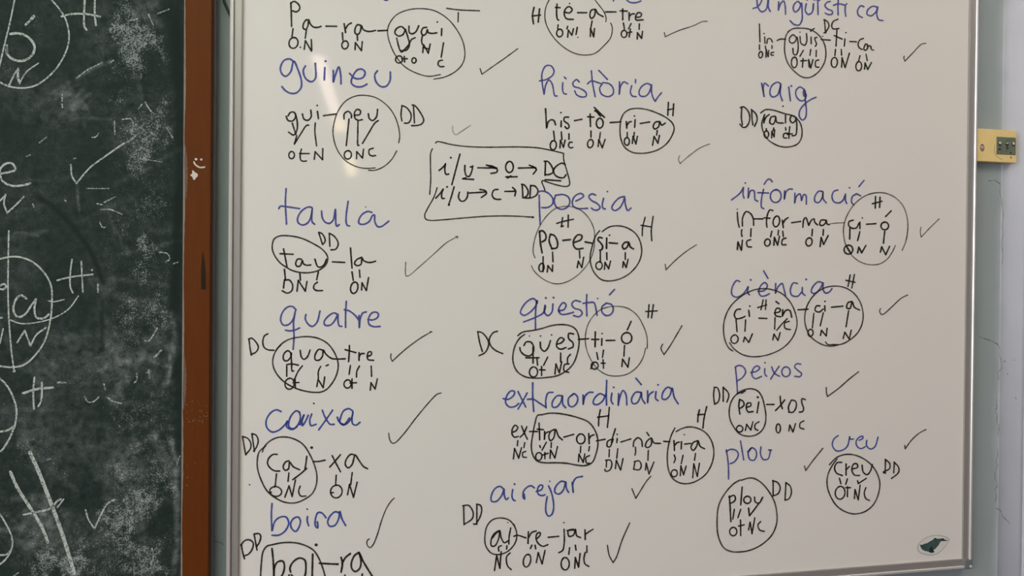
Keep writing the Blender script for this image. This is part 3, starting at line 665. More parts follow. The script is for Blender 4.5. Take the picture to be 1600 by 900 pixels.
tag(box('ceiling', (XL - 0.2, YB, 3.1), (4.2, 0.25, 3.2), M_CEIL), 'white classroom ceiling', 'ceiling', kind='structure')
tag(box('wall_back', (XL - 0.2, YB - 0.15, -0.1), (4.35, YB, 3.2), M_ROOM), 'cream wall at the back of the classroom', 'wall', kind='structure')
tag(box('wall_right', (4.2, YB, -0.1), (4.35, 0.25, 3.2), M_DARKROOM), 'dark clad wall on the right of the classroom', 'wall', kind='structure')
bm = bmesh.new()
ys = [0.0, ]
add_box(bm, (XL - 0.2, YB, 0), (XL, 0.25, WZ0)); add_box(bm, (XL - 0.2, YB, WZ1), (XL, 0.25, 3.1))
edges = sorted([y for w in WIN for y in w])
bounds = [YB] + edges + [0.25]
for k in range(0, len(bounds), 2):
    add_box(bm, (XL - 0.2, bounds[k], WZ0), (XL, bounds[k + 1], WZ1))
tag(bm_obj('wall_left', bm, M_ROOM), 'cream window wall on the left of the classroom', 'wall', kind='structure')
for k, (a, b) in enumerate(WIN):
    bm = bmesh.new(); t = 0.05; x0, x1 = XL - 0.12, XL - 0.06
    add_box(bm, (x0, a, WZ0), (x1, a + t, WZ1)); add_box(bm, (x0, b - t, WZ0), (x1, b, WZ1))
    add_box(bm, (x0, a, WZ0), (x1, b, WZ0 + t)); add_box(bm, (x0, a, WZ1 - t), (x1, b, WZ1))
    add_box(bm, (x0, (a + b) / 2 - t / 2, WZ0), (x1, (a + b) / 2 + t / 2, WZ1))
    tag(bm_obj('window_%d' % (k + 1), bm, M_WINF), 'white framed window in the left wall, ' + ('nearest the boards' if k == 0 else 'further from the boards'), 'window', kind='structure')

# ceiling lamps: the pale streak mirrors the first set; the rest are added fill
ZC = 3.1
def mirror_hit(px, py, z):
    p = at(px, py, 0.0); d = p - CAM; d.y = -d.y
    return p + d * ((z - p.z) / d.z)
def ceiling_lamp(a, b, width, col, s, label):
    # a, b: ends of the lamp on the ceiling plane
    z = ZC - 0.07; mid = Vector(((a[0] + b[0]) / 2, (a[1] + b[1]) / 2, z)); L = math.hypot(a[0] - b[0], a[1] - b[1]); w = width / 2
    e = empty('ceiling_lamp', mid); tag(e, label, 'lamp', 'ceiling lamps over the classroom')
    e.rotation_euler.z = math.atan2(b[0] - a[0], -(b[1] - a[1]))
    for nm, lo, hi, m, bv in (('lamp_housing', (-w - 0.02, -L / 2 - 0.02, 0.012), (w + 0.02, L / 2 + 0.02, 0.0695), M_WINF, 0.004), ('lamp_diffuser', (-w, -L / 2, -0.01), (w, L / 2, 0.012), lamp_mat('lamp_light', col, s), 0.003)):
        bm = bmesh.new(); add_box(bm, lo, hi, bv); me = bpy.data.meshes.new(nm); bm.to_mesh(me); bm.free(); me.materials.append(m); link(bpy.data.objects.new(nm, me), e)
for p0, p1, w, c_, s_, lb in LAMPS_SEEN:
    a, b = mirror_hit(*p0, ZC - 0.08), mirror_hit(*p1, ZC - 0.08)
    ceiling_lamp(a, b, w, c_, s_, lb)
for L in LAMPS_FILL: ceiling_lamp(*L)

# ------------------------------------------------------------------ strokes on the boards
CROP = {'A': (400, 0, 4.4444), 'B': (400, 140, 5), 'C': (640, 200, 5), 'D': (400, 300, 5), 'E': (380, 460, 5), 'F': (370, 610, 5),
        'G': (370, 720, 5), 'H': (820, 0, 5), 'I': (820, 100, 5), 'J': (800, 280, 5), 'K': (740, 440, 4.706), 'L': (770, 590, 4.569),
        'M': (710, 720, 5), 'N': (1160, 0, 6.6667), 'N5': (1140, 0, 5), 'O': (1140, 110, 5), 'P': (1130, 270, 5), 'P2': (1280, 280, 5),
        'Q': (1110, 420, 5), 'R': (1090, 550, 5), 'S': (1110, 660, 5), 'T': (1110, 720, 5), 'Z': (0, 0, 1),
        'CA': (0, 0, 4), 'CB': (0, 225, 4), 'CC': (0, 450, 4), 'CD': (0, 675, 4)}
def catmull(P, step):
    if len(P) < 3:
        return P if len(P) < 2 else [tuple(np.array(P[0]) + (np.array(P[1]) - np.array(P[0])) * t) for t in np.linspace(0, 1, max(2, int(math.dist(*P) / (step * 2)) + 1))]
    closed = P[0] == P[-1]
    Q = [P[-2] if closed else tuple(2 * np.array(P[0]) - np.array(P[1]))] + P + [P[1] if closed else tuple(2 * np.array(P[-1]) - np.array(P[-2]))]
    out = []
    for i in range(1, len(Q) - 2):
        p0, p1, p2, p3 = [np.array(q, float) for q in Q[i - 1:i + 3]]
        t0 = 0; t1 = t0 + max(1e-4, np.linalg.norm(p1 - p0)) ** .5; t2 = t1 + max(1e-4, np.linalg.norm(p2 - p1)) ** .5; t3 = t2 + max(1e-4, np.linalg.norm(p3 - p2)) ** .5
        m = max(2, int(np.linalg.norm(p2 - p1) / step) + 1)
        for t in np.linspace(t1, t2, m, endpoint=False):
            a1 = (t1 - t) / (t1 - t0) * p0 + (t - t0) / (t1 - t0) * p1; a2 = (t2 - t) / (t2 - t1) * p1 + (t - t1) / (t2 - t1) * p2
            a3 = (t3 - t) / (t3 - t2) * p2 + (t - t2) / (t3 - t2) * p3
            b1 = (t2 - t) / (t2 - t0) * a1 + (t - t0) / (t2 - t0) * a2; b2 = (t3 - t) / (t3 - t1) * a2 + (t - t1) / (t3 - t1) * a3
            out.append(tuple((t2 - t) / (t2 - t1) * b1 + (t - t1) / (t2 - t1) * b2))
    out.append(P[-1]); return out
def ribbon(P, w, V, Fc, rough=0.06):
    # flat stroke with round ends through the points P (pixels of the photograph)
    h = w / 2; n = len(P); L, Rr = [], []
    ph = random.random() * 9; s = 0.0
    for i in range(n):
        a = np.array(P[max(0, i - 1)]); b = np.array(P[min(n - 1, i + 1)]); d = b - a; l = np.linalg.norm(d) or 1; d = d / l
        if i: s += math.dist(P[i], P[i - 1])
        k = h * (1 + rough * math.sin(s * 0.35 + ph) + rough * 0.7 * math.sin(s * 0.9 + 2 * ph))
        nn = np.array((-d[1], d[0])) * k
        L.append(np.array(P[i]) + nn); Rr.append(np.array(P[i]) - nn)
    o = len(V)
    V += L + Rr
    for i in range(n - 1): Fc.append((o + i, o + i + 1, o + n + i + 1, o + n + i))
    for c, ia, ib, ref in ((P[0], 0, n, P[1]), (P[-1], n - 1, 2 * n - 1, P[-2])):
        va = V[o + ia]; d = np.array(c) - np.array(ref); d = d / (np.linalg.norm(d) or 1)
        r = np.array(va) - np.array(c); rl = np.linalg.norm(r); o2 = len(V); m = 5
        idx = [o + ia]
        for k in range(1, m):
            t = math.pi * k / m; V.append(np.array(c) + r * math.cos(t) + d * rl * math.sin(t)); idx.append(len(V) - 1)
        idx.append(o + ib); Fc.append(tuple(idx))
def disc(cx, cy, r, V, Fc):
    o = len(V)
    for k in range(12): V.append(np.array((cx + r * math.cos(k * math.pi / 6), cy + r * math.sin(k * math.pi / 6) * 0.92)))
    Fc.append(tuple(range(o, o + 12)))
KINDS = {'word': 'handwritten_word', 'syllables': 'handwritten_syllable', 'letter_codes': 'letter_codes', 'ring': 'ink_ring', 'mark_letters': 'marker_letters',
         'check_mark': 'ink_check_mark', 'boxed_rule': 'handwritten_rule', 'rule_box': 'rule_outline', 'ink_dot': 'ink_dot', 'syllable_dash': 'ink_dash'}
layer = [0]
GAPS = {'letter_codes': 7, 'syllables': 9, 'ink_dot': 3, 'chalk_scrap': 12}
def draw(text, parent, mats, Y0, wmul=1.0):
    cur = None; items = []
    for line in text.strip().split('\n'):
        if line.startswith('#'): cur = (line[1:].split('|'), []); items.append(cur)
        else: cur[1].append(line)
    for (kind, label, mat, w, crop), lines in items:
        ox, oy, sc = CROP[crop]; w = float(w) * wmul; shapes = []
        for s in ';'.join(lines).split(';'):
            ww = w; V, Fc = [], []
            if s[0] == 'w': a, s = s.split(' ', 1); ww = float(a[1:]) * wmul
            if s[0] == 'D':
                x, y, r = map(float, s[2:].split(',')); disc(ox + x / sc, oy + y / sc, max(1.15, r * 1.15 * wmul / sc), V, Fc); shapes.append((V, Fc)); continue
            if s[0] == 'E':
                q = list(map(float, s[2:].split(','))); rot = math.radians(q[4] if len(q) > 4 else random.uniform(0, 12)); a0 = -math.pi / 2 + random.uniform(-.5, .3)
                P = []
                for k in range(17):
                    t = a0 - 2 * math.pi * 1.03 * k / 16; e = 1 + 0.05 * (k / 16 - 0.5)
                    ex_, ey_ = q[2] * e * math.cos(t), q[3] * e * math.sin(t)
                    P.append((q[0] + ex_ * math.cos(rot) - ey_ * math.sin(rot), q[1] + ex_ * math.sin(rot) + ey_ * math.cos(rot)))
            else: P = [tuple(map(float, p.split(','))) for p in s.split()]
            P = [(ox + x / sc, oy + y / sc) for x, y in P]
            ribbon(catmull(P, 1.3), ww / sc * (0.93 if kind == 'word' else 1), V, Fc); shapes.append((V, Fc))
        # strokes that stand apart from each other become parts of their own
        gap = GAPS.get(kind, 60); bb = [(min(v[0] for v in V), max(v[0] for v in V), min(v[1] for v in V), max(v[1] for v in V)) for V, _ in shapes]
        grp = list(range(len(shapes)))
        for i in range(len(shapes)):
            for j in range(i):
                a_, b_ = bb[i], bb[j]
                if max(a_[0] - b_[1], b_[0] - a_[1]) < gap and max(a_[2] - b_[3], b_[2] - a_[3]) < gap * 1.6:
                    gi, gj = grp[i], grp[j]; grp = [gj if g == gi else g for g in grp]
        order = []
        for g in grp:
            if g not in order: order.append(g)
        order.sort(key=lambda g: min(bb[i][0] for i in range(len(grp)) if grp[i] == g))
        for n_, g in enumerate(order):
            V, Fc = [], []
            for i in range(len(shapes)):
                if grp[i] == g:
                    o_ = len(V); V += shapes[i][0]; Fc += [tuple(q + o_ for q in f) for f in shapes[i][1]]
            layer[0] += 1
            Y = Y0 - 0.00012 - 0.000003 * layer[0]
            o = mesh_obj(KINDS.get(kind, kind), [at(v[0], v[1], Y) for v in V], Fc, mats[mat], parent)
            o['label'] = label + (', ' + ('first', 'second', 'third', 'fourth', 'fifth', 'sixth', 'seventh', 'eighth')[min(n_, 7)] + ' from the left' if 1 < len(order) < 9 else '')

# ------------------------------------------------------------------ whiteboard
xl = (at(378, 0).x + at(372, 900).x) / 2; xr = (at(1514.5, 0).x + at(1503, 873).x) / 2; zb = at(1340, 886).z; zt = zb + 1.2
0 and print('BOARD', xl, xr, zb, at(378, 0).x, at(372, 900).x, at(1514.5, 0).x, at(1503, 873).x, at(1170, 899).z, at(1503, 873.3).z)
wb = tag(empty('whiteboard', ((xl + xr) / 2, YW - 0.002, zb)), 'large white dry-erase board in an aluminium frame covered with blue words and black syllables', 'whiteboard')
box('board_panel', (xl - 0.004, 0.0, zb - 0.004), (xr + 0.004, YW - 0.004, zt + 0.004), M_BOARD, wb)
def rail(name, p0, p1, out, cuts, mat, parent):
    # extrudes the profile cuts (distance outwards, height to the viewer) along the board edge with mitred ends
    (x0, z0), (x1, z1) = p0, p1; dx, dz = x1 - x0, z1 - z0; l = math.hypot(dx, dz); dx, dz = dx / l, dz / l
    V = []
    for (d, h) in cuts: V.append((x0 + out[0] * d - dx * d, -h, z0 + out[1] * d - dz * d))
    for (d, h) in cuts: V.append((x1 + out[0] * d + dx * d, -h, z1 + out[1] * d + dz * d))
    n = len(cuts); Fc = [(i, (i + 1) % n, (i + 1) % n + n, i + n) for i in range(n)] + [tuple(range(n)), tuple(range(2 * n - 1, n - 1, -1))]
    bm = bmesh.new(); bv = [bm.verts.new(v) for v in V]
    for f in Fc: bm.faces.new([bv[i] for i in f])
    return bm_obj(name, bm, mat, parent)
FLAT = [(-0.001, 0.0002), (-0.001, 0.0028), (0.0005, 0.0034), (0.0088, 0.0034), (0.0092, 0.0008), (0.0105, 0.0008), (0.0105, -0.012), (0.0, -0.012)]
RIDGE = [(0.0102, 0.0009), (0.0102, 0.0050), (0.0112, 0.0064), (0.0135, 0.0066), (0.0152, 0.0052), (0.0158, 0.003), (0.0158, -0.012), (0.0108, -0.012)]
for nm, a, b, out in (('frame_rail', (xl, zb), (xl, zt), (-1, 0)), ('frame_rail', (xr, zb), (xr, zt), (1, 0)), ('frame_rail', (xl, zb), (xr, zb), (0, -1)), ('frame_rail', (xl, zt), (xr, zt), (0, 1))):
    r_ = rail(nm, a, b, out, FLAT, M_ALU, wb)
    rail('rail_ridge', a, b, out, RIDGE, M_ALU2, r_)
for sx, x in ((1, xr), (-1, xl)):
    for sz, z in ((-1, zb), (1, zt)):
        bm = bmesh.new()
        lo = (min(x - 0.0005 * sx, x + 0.0165 * sx), -0.0072, min(z - 0.0005 * sz, z + 0.0165 * sz)); hi = (max(x - 0.0005 * sx, x + 0.0165 * sx), 0.012, max(z - 0.0005 * sz, z + 0.0165 * sz))
        add_box(bm, lo, hi, 0.002)
        cap = bm_obj('corner_cap', bm, M_CAP, wb); cap['label'] = 'dark grey plastic corner cap'
        bm = bmesh.new(); bmesh.ops.create_cone(bm, cap_ends=True, segments=14, radius1=0.0026, radius2=0.0022, depth=0.0012)
        bmesh.ops.rotate(bm, verts=bm.verts[:], matrix=Matrix.Rotation(math.pi / 2, 3, 'X')); bmesh.ops.translate(bm, verts=bm.verts[:], vec=(x + sx * 0.0118, -0.0077, z + sz * 0.0115))
        bm_obj('cap_screw', bm, M_PIN, cap)
draw(INK_TEXT, wb, INK, 0.0, 0.97)
# dolphin sticker low on the right
def plate(name, pts, Y, th, mat, parent):
    V = [at(x, y, Y) for x, y in pts]; n = len(V); V2 = V + [v + Vector((0, th, 0)) for v in V]
    bm = bmesh.new(); bv = [bm.verts.new(v) for v in V2]
    bm.faces.new(bv[:n]); bm.faces.new(bv[n:][::-1])
    for i in range(n): bm.faces.new((bv[i], bv[(i + 1) % n], bv[(i + 1) % n + n], bv[i + n]))
    return bm_obj(name, bm, mat, parent)
def Z(pts, ox=1400, oy=820, s=11.25): return [(ox + x / s, oy + y / s) for x, y in pts]
out_ = [(375, 420), (380, 370), (410, 320), (470, 265), (540, 220), (620, 192), (700, 180), (790, 185), (860, 202), (925, 235), (940, 270), (905, 335), (850, 405), (790, 465), (730, 508), (650, 535), (570, 535), (490, 520), (420, 490), (385, 455)]
cx_, cy_ = sum(p[0] for p in out_) / len(out_), sum(p[1] for p in out_) / len(out_)
st = plate('sticker', catmull(Z(out_ + [out_[0]]), 1.2)[:-1], -0.0004, 0.0003, M_RIM, wb); st['label'] = 'oval sticker printed with a dark teal dolphin'
inn = [(cx_ + (x - cx_) * 0.955, cy_ + (y - cy_) * 0.935) for x, y in out_]
plate('sticker_film', catmull(Z(inn + [inn[0]]), 1.2)[:-1], -0.0005, 0.0001, M_CLEAR, st)
dol = [(415, 350), (435, 350), (455, 358), (490, 335), (540, 325), (600, 290), (655, 260), (680, 230), (705, 235), (715, 243), (770, 245), (810, 240), (835, 236), (842, 255), (870, 265), (920, 268), (890, 280), (845, 287), (800, 284), (775, 310), (755, 350), (715, 400), (680, 432), (655, 448), (678, 475), (660, 490), (610, 494), (585, 482), (560, 470), (510, 462), (460, 435), (440, 405), (432, 380)]
dl = plate('dolphin_print', Z(dol), -0.0006, 0.0001, M_WHALE, st)
for nm, pp in (('dorsal_fin', [(655, 258), (680, 230), (705, 235), (718, 246), (690, 262)]), ('tail_fluke', [(800, 262), (815, 238), (835, 236), (842, 255), (870, 265), (920, 268), (890, 280), (845, 287), (810, 280)]),
               ('beak', [(415, 350), (435, 350), (460, 362), (470, 385), (440, 395), (430, 375)]), ('flipper', [(590, 430), (610, 380), (640, 400), (648, 440), (678, 475), (660, 490), (610, 494), (585, 480)])):
    plate('dolphin_' + nm, Z(pp), -0.00068, 0.0001, M_WHALED, st)

# ------------------------------------------------------------------ chalkboard
YC, YF = -0.003, -0.018                               # panel plane, front of its frame
xs = (at(286, 0, YF).x + at(284, 900, YF).x) / 2; xe = (at(329.5, 0, YF).x + at(327, 900, YF).x) / 2
0 and print('STILE', xs, xe, at(286, 0, YF).x, at(284, 900, YF).x, at(329.5, 0, YF).x, at(327, 900, YF).x)
cz0, cz1, cx0 = 0.80, 2.15, -1.75
cb = tag(empty('chalkboard', ((cx0 + xe) / 2, YW - 0.001, cz0)), 'dark green chalkboard in a brown wooden frame with white chalk writing', 'chalkboard')
# slate surface: a fine grid that carries how much chalk dust lies where
gx0, gx1, gz0, gz1 = cx0, xs + 0.004, cz0, cz1
nx, nz = 420, 400
px0, px1 = -0.62, gx1
X = np.concatenate([np.linspace(gx0, px0, 60, endpoint=False), np.linspace(px0, gx1, nx - 60)]); Zz = np.linspace(gz0, gz1, nz)
# photograph coordinates of the grid points, only used to place the dust patches
GX, GZ = np.meshgrid(X, Zz)
rel = np.stack([GX - CAM.x, np.full_like(GX, YC - CAM.y), GZ - CAM.z], -1)
dep = rel @ np.array(C_F); PX = 800 + F_PX * (rel @ np.array(C_R)) / dep; PY = 450 - F_PX * (rel @ np.array(C_U)) / dep
grain = np.zeros_like(PX); haze = np.zeros_like(PX); clean = np.zeros_like(PX)
WX = PX + 7 * np.sin(PY * .11 + PX * .05) + 5 * np.sin(PY * .23 - PX * .17 + 1) + 3 * np.sin(PY * .41 + PX * .37)
WY = PY + 7 * np.sin(PX * .12 - PY * .04 + 2) + 5 * np.sin(PX * .27 + PY * .13) + 3 * np.sin(PX * .45 - PY * .31)
def blob(arr, cx, cy, rx, ry, s, rot=0, p=2):
    t = math.radians(rot); dx, dy = WX - cx, WY - cy
    u, v = dx * math.cos(t) + dy * math.sin(t), -dx * math.sin(t) + dy * math.cos(t)
    q = (np.abs(u / rx) ** p + np.abs(v / ry) ** p); arr += s * np.clip(1.25 - q, 0, 1)
def swath(arr, pts, w, s):
    best = np.full_like(PX, 1e9)
    P = catmull([tuple(map(float, q)) for q in pts], 6)
    for a, b in zip(P[:-1], P[1:]):
        a, b = np.array(a), np.array(b); d = b - a; l2 = d @ d or 1
        t = np.clip(((PX - a[0]) * d[0] + (PY - a[1]) * d[1]) / l2, 0, 1)
        best = np.minimum(best, np.hypot(PX - a[0] - t * d[0], PY - a[1] - t * d[1]))
    arr += s * np.clip(1.3 - best / w, 0, 1)
GR = [(190, 20, 22, 28, .42), (200, 60, 30, 30, .38), (222, 62, 24, 40, .62), (185, 50, 14, 45, .40), (250, 70, 12, 32, .55), (212, 100, 26, 26, .55), (262, 90, 5, 20, .5), (180, 110, 10, 18, .3),
      (190, 150, 24, 14, .50), (225, 195, 35, 28, .60), (250, 175, 18, 16, .55), (265, 215, 14, 16, .5), (222, 240, 30, 22, .62), (212, 268, 14, 10, .5), (205, 128, 20, 10, .35), (160, 62, 10, 16, .2),
      (240, 318, 18, 26, .42), (225, 335, 14, 12, .3), (228, 405, 22, 36, .55), (213, 420, 12, 22, .5), (232, 385, 14, 14, .4), (190, 350, 18, 8, .25), (275, 305, 4, 18, .35),
      (195, 490, 22, 32, .33), (240, 490, 26, 30, .42), (205, 530, 30, 16, .40), (255, 520, 16, 20, .35), (180, 640, 20, 20, .25), (195, 660, 24, 16, .36), (215, 650, 30, 26, .3), (240, 620, 20, 40, .2),
      (215, 700, 22, 16, .4), (185, 740, 14, 24, .33), (245, 750, 24, 30, .55), (225, 785, 30, 22, .60), (180, 810, 26, 30, .66), (205, 815, 22, 18, .62), (170, 825, 22, 18, .5), (185, 845, 30, 25, .55), (130, 850, 30, 20, .45), (90, 880, 60, 18, .62), (70, 865, 26, 18, .5), (140, 885, 60, 22, .55), (210, 880, 30, 24, .5),
      (245, 865, 12, 30, .66), (232, 890, 20, 14, .6), (268, 760, 8, 30, .45), (30, 700, 30, 30, .2), (60, 780, 20, 14, .3), (90, 735, 12, 24, .3), (60, 840, 20, 12, .3)]
for g in GR: blob(grain, *g)
HZ = [(110, 160, 22, 34, .40), (125, 172, 18, 14, .3), (60, 150, 60, 40, .12), (75, 600, 30, 28, .26), (60, 575, 22, 20, .25), (40, 660, 60, 40, .16), (225, 15, 30, 26, .30), (185, 560, 50, 20, .22), (150, 40, 30, 60, .10), (220, 200, 50, 60, .14),
      (190, 720, 30, 50, .25), (60, 820, 40, 40, .28), (75, 815, 20, 24, .3), (190, 610, 14, 36, .32, 20), (210, 770, 50, 60, .14), (120, 850, 90, 50, .2), (150, 560, 70, 60, .12), (100, 700, 80, 40, .1), (30, 420, 40, 40, .12), (250, 560, 24, 80, .16)]
for h in HZ: blob(haze, *h)
for pts, w, s in (([(120, 122), (145, 107), (172, 96)], 3, .5), ([(268, 690), (276, 740), (276, 800), (277, 850), (270, 895)], 5, .55), ([(238, 680), (255, 720), (272, 760), (278, 800)], 6, .35), ([(275, 510), (270, 550), (262, 590), (258, 600)], 5, .4), ([(245, 527), (262, 545), (266, 575), (262, 600)], 3, .42),
                  ([(155, 580), (185, 570), (225, 562), (260, 572)], 4, .42), ([(180, 560), (215, 557), (245, 560)], 6, .25), ([(270, 500), (276, 530), (274, 560)], 4, .4), ([(121, 290), (122, 310), (124, 330)], 2.5, .45), ([(115, 185), (150, 185), (172, 186)], 3, .2), ([(240, 675), (262, 715), (275, 745)], 4, .4), ([(60, 815), (68, 800), (75, 780)], 7, .4), ([(0, 828), (40, 826)], 4, .3), ([(20, 780), (70, 776)], 5, .3), ([(22, 363), (60, 368)], 1.6, .4), ([(195, 470), (260, 466)], 3, .2)):
    swath(haze, pts, w, s)
for pts, w, s in (([(60, 308), (90, 330), (120, 362), (145, 400), (160, 440)], 5, .9), ([(279, 0), (280, 300), (278, 480), (280, 700)], 7, .75), ([(277, 310), (274, 400), (270, 480)], 8, .8), ([(160, 470), (159, 540)], 4, .6), ([(262, 10), (270, 60), (276, 130)], 12, .8), ([(235, 95), (242, 110), (250, 120)], 18, .6), ([(170, 135), (210, 130), (235, 132)], 6, .6),
                  ([(175, 168), (215, 172)], 6, .3), ([(200, 610), (198, 650), (200, 690)], 6, .2), ([(240, 830), (262, 800)], 14, .6), ([(258, 860), (266, 880)], 8, .5)):
    swath(clean, pts, w, s)
for k in range(46):                                   # broad wipes left by the board rubber
    x_, y_ = random.uniform(10, 270), random.uniform(480, 900) if k < 32 else random.uniform(90, 480)
    l_, a_ = random.uniform(25, 70), random.choice([random.gauss(-0.5, .3), random.gauss(1.2, .25), random.gauss(0.1, .2)])
    swath(haze, [(x_ - l_ * math.cos(a_), y_ - l_ * math.sin(a_)), (x_ + random.uniform(-6, 6), y_ + random.uniform(-6, 6)), (x_ + l_ * math.cos(a_), y_ + l_ * math.sin(a_))], random.uniform(2, 8), random.uniform(.06, .2))
grain += 0.16 * np.clip((PX - 165) / 12, 0, 1) * np.clip((284 - PX) / 14, 0, 1) + 0.08 * np.clip((PY - 640) / 80, 0, 1) * np.clip((284 - PX) / 14, 0, 1)
spot = np.zeros_like(PX)
for x_, y_, r_ in ((106, 771, 3.6), (132, 768, 4.5), (145, 761, 3), (86, 800, 3.6), (44, 791, 3), (149, 545, 4.5)): blob(spot, x_, y_, r_ * 1.3, r_, 1.0)
swath(spot, [(55, 303), (90, 330), (120, 362), (145, 400), (162, 445)], 3.6, 0.42); swath(spot, [(272, 0), (276, 90), (280, 150), (281, 220)], 10, 0.3); swath(spot, [(280, 290), (277, 360), (274, 420), (270, 480)], 7, 0.35); swath(spot, [(160, 475), (159, 530)], 3, 0.3)
rng = np.random.RandomState(3)
low = np.zeros_like(PX)
for k in range(26):
    fx, fy, ph, am = rng.uniform(.01, .07), rng.uniform(.01, .06), rng.uniform(0, 6.28), rng.uniform(.3, 1); sg = rng.choice([-1, 1]); low += am * np.sin(PX * fx * sg + PY * fy + ph)
low = low / np.abs(low).max()
grain = np.clip((grain * 0.85 + 0.17 + 0.15 * low) * (1 + 0.35 * low) * (1 - np.clip(clean, 0, 1)), 0, 1)
haze = np.clip((haze * 0.9 + 0.08 + 0.07 * low) * (1 - 0.85 * np.clip(clean, 0, 1)), 0, 1)
idx = np.arange(nx * nz).reshape(nz, nx)
me = bpy.data.meshes.new('slate_panel')
cbb = base_of(cb)
vv = np.stack([GX - cbb.x, np.full_like(GX, YC) - cbb.y, GZ - cbb.z], -1).reshape(-1, 3)
quads = np.stack([idx[:-1, :-1], idx[:-1, 1:], idx[1:, 1:], idx[1:, :-1]], -1).reshape(-1, 4)
# back of the panel: it is a 10 mm board
bo = len(vv)
corner = [(gx0, gz0), (gx1, gz0), (gx1, gz1), (gx0, gz1)]
vv = np.concatenate([vv, [(x - cbb.x, YC + 0.012 - cbb.y, z - cbb.z) for x, z in corner]])
fl = [tuple(map(int, q)) for q in quads]
fl += [(bo + 3, bo + 2, bo + 1, bo), tuple(map(int, idx[0, ::-1])) + (bo, bo + 1), tuple(map(int, idx[-1, :])) + (bo + 2, bo + 3), tuple(map(int, idx[:, 0])) + (bo + 3, bo), tuple(map(int, idx[::-1, -1])) + (bo + 1, bo + 2)]
me.from_pydata([tuple(v) for v in vv], [], fl); me.update()
ca = me.attributes.new('dust', 'FLOAT_COLOR', 'POINT')
dat = np.zeros((len(vv), 4), np.float32); dat[:bo, 0] = grain.ravel(); dat[:bo, 1] = haze.ravel(); dat[:bo, 2] = np.clip(spot, 0, 1).ravel(); dat[:, 3] = 1
ca.data.foreach_set('color', dat.ravel())
m, nt, p = new_mat('green_slate_with_chalk_dust')
p.inputs['Roughness'].default_value = 0.7; p.inputs['Specular IOR Level'].default_value = 0.14
at_ = N(nt, 'ShaderNodeAttribute'); at_.attribute_name = 'dust'; sp = N(nt, 'ShaderNodeSeparateColor'); nt.links.new(at_.outputs['Color'], sp.inputs[0])
tc = N(nt, 'ShaderNodeTexCoord')
def noise(scale, detail=4, rough=.55):
    q = N(nt, 'ShaderNodeTexNoise'); q.inputs['Scale'].default_value = scale; q.inputs['Detail'].default_value = detail; q.inputs['Roughness'].default_value = rough
    nt.links.new(tc.outputs['Object'], q.inputs['Vector']); return q.outputs['Fac']
def math_(op, a, b=None, clamp=False):
    q = N(nt, 'ShaderNodeMath', operation=op); q.use_clamp = clamp
    for i, v in enumerate((a, b)):
        if v is None: continue
        if isinstance(v, (int, float)): q.inputs[i].default_value = v
        else: nt.links.new(v, q.inputs[i])
    return q.outputs[0]
n1 = noise(520, 1.5, .5); n2 = noise(75, 6, .7)
g_ = math_('MULTIPLY', sp.outputs['Red'], math_('ADD', math_('MULTIPLY', math_('SUBTRACT', n2, 0.5), 2.6), 0.95), False)
thr = math_('SUBTRACT', 0.72, math_('MULTIPLY', g_, 0.30))
gr = math_('MULTIPLY', math_('SUBTRACT', n1, thr, False), 6.0, True)
hz = math_('MULTIPLY', sp.outputs['Green'], math_('ADD', math_('MULTIPLY', math_('SUBTRACT', n2, 0.5), 3.0), 0.55, True))
hz = math_('MULTIPLY', hz, math_('ADD', math_('MULTIPLY', n1, 1.4), 0.2))
tot = math_('ADD', math_('MULTIPLY', gr, math_('ADD', math_('MULTIPLY', g_, 0.30, True), 0.08)), math_('MULTIPLY', hz, 0.55), True)
mx = N(nt, 'ShaderNodeMix', data_type='RGBA'); mx.inputs['A'].default_value = SLATE; mx.inputs['B'].default_value = (0.50, 0.54, 0.52, 1)
nt.links.new(tot, mx.inputs['Factor'])
mx2 = N(nt, 'ShaderNodeMix', data_type='RGBA'); mx2.inputs['B'].default_value = (0.009, 0.013, 0.012, 1)
nt.links.new(math_('MULTIPLY', sp.outputs['Blue'], 0.9), mx2.inputs['Factor']); nt.links.new(mx.outputs['Result'], mx2.inputs['A']); nt.links.new(mx2.outputs['Result'], p.inputs['Base Color'])
me.materials.append(m)
link(bpy.data.objects.new('slate_panel', me), cb)
draw(CHALK_TEXT, cb, CHALK, YC, 1.0)
# brown frame: stiles and rails with a grey channel behind
def wood(lo, hi, nm='frame_stile'):
    o = box(nm, lo, hi, M_BROWN, cb, 0.0012, 2); return o
stile = wood((xs, YF, cz0 - 0.03), (xe, YF + 0.012, cz1 + 0.03))
box('back_channel', (xs + 0.002, YF + 0.0122, cz0 - 0.03), (xe + 0.0034, YW - 0.0005, cz1 + 0.03), M_CHANNEL, stile, 0.0008)
s2 = wood((cx0 - (xe - xs), YF, cz0 - 0.03), (cx0, YF + 0.012, cz1 + 0.03))
box('back_channel', (cx0 - (xe - xs) + 0.0004, YF + 0.0122, cz0 - 0.03), (cx0 - 0.002, YW - 0.0005, cz1 + 0.03), M_CHANNEL, s2, 0.0008)
for z0, z1 in ((cz0 - 0.03, cz0 + 0.005), (cz1 - 0.005, cz1 + 0.03)):
    r_ = wood((cx0 + 0.0004, YF + 0.0004, z0), (xs - 0.0004, YF + 0.012, z1), 'frame_rail')
    box('back_channel', (cx0 - 0.0016, YF + 0.0122, z0 + 0.001), (xs + 0.0016, YC - 0.0004, z1 - 0.001), M_CHANNEL, r_, 0.0008)
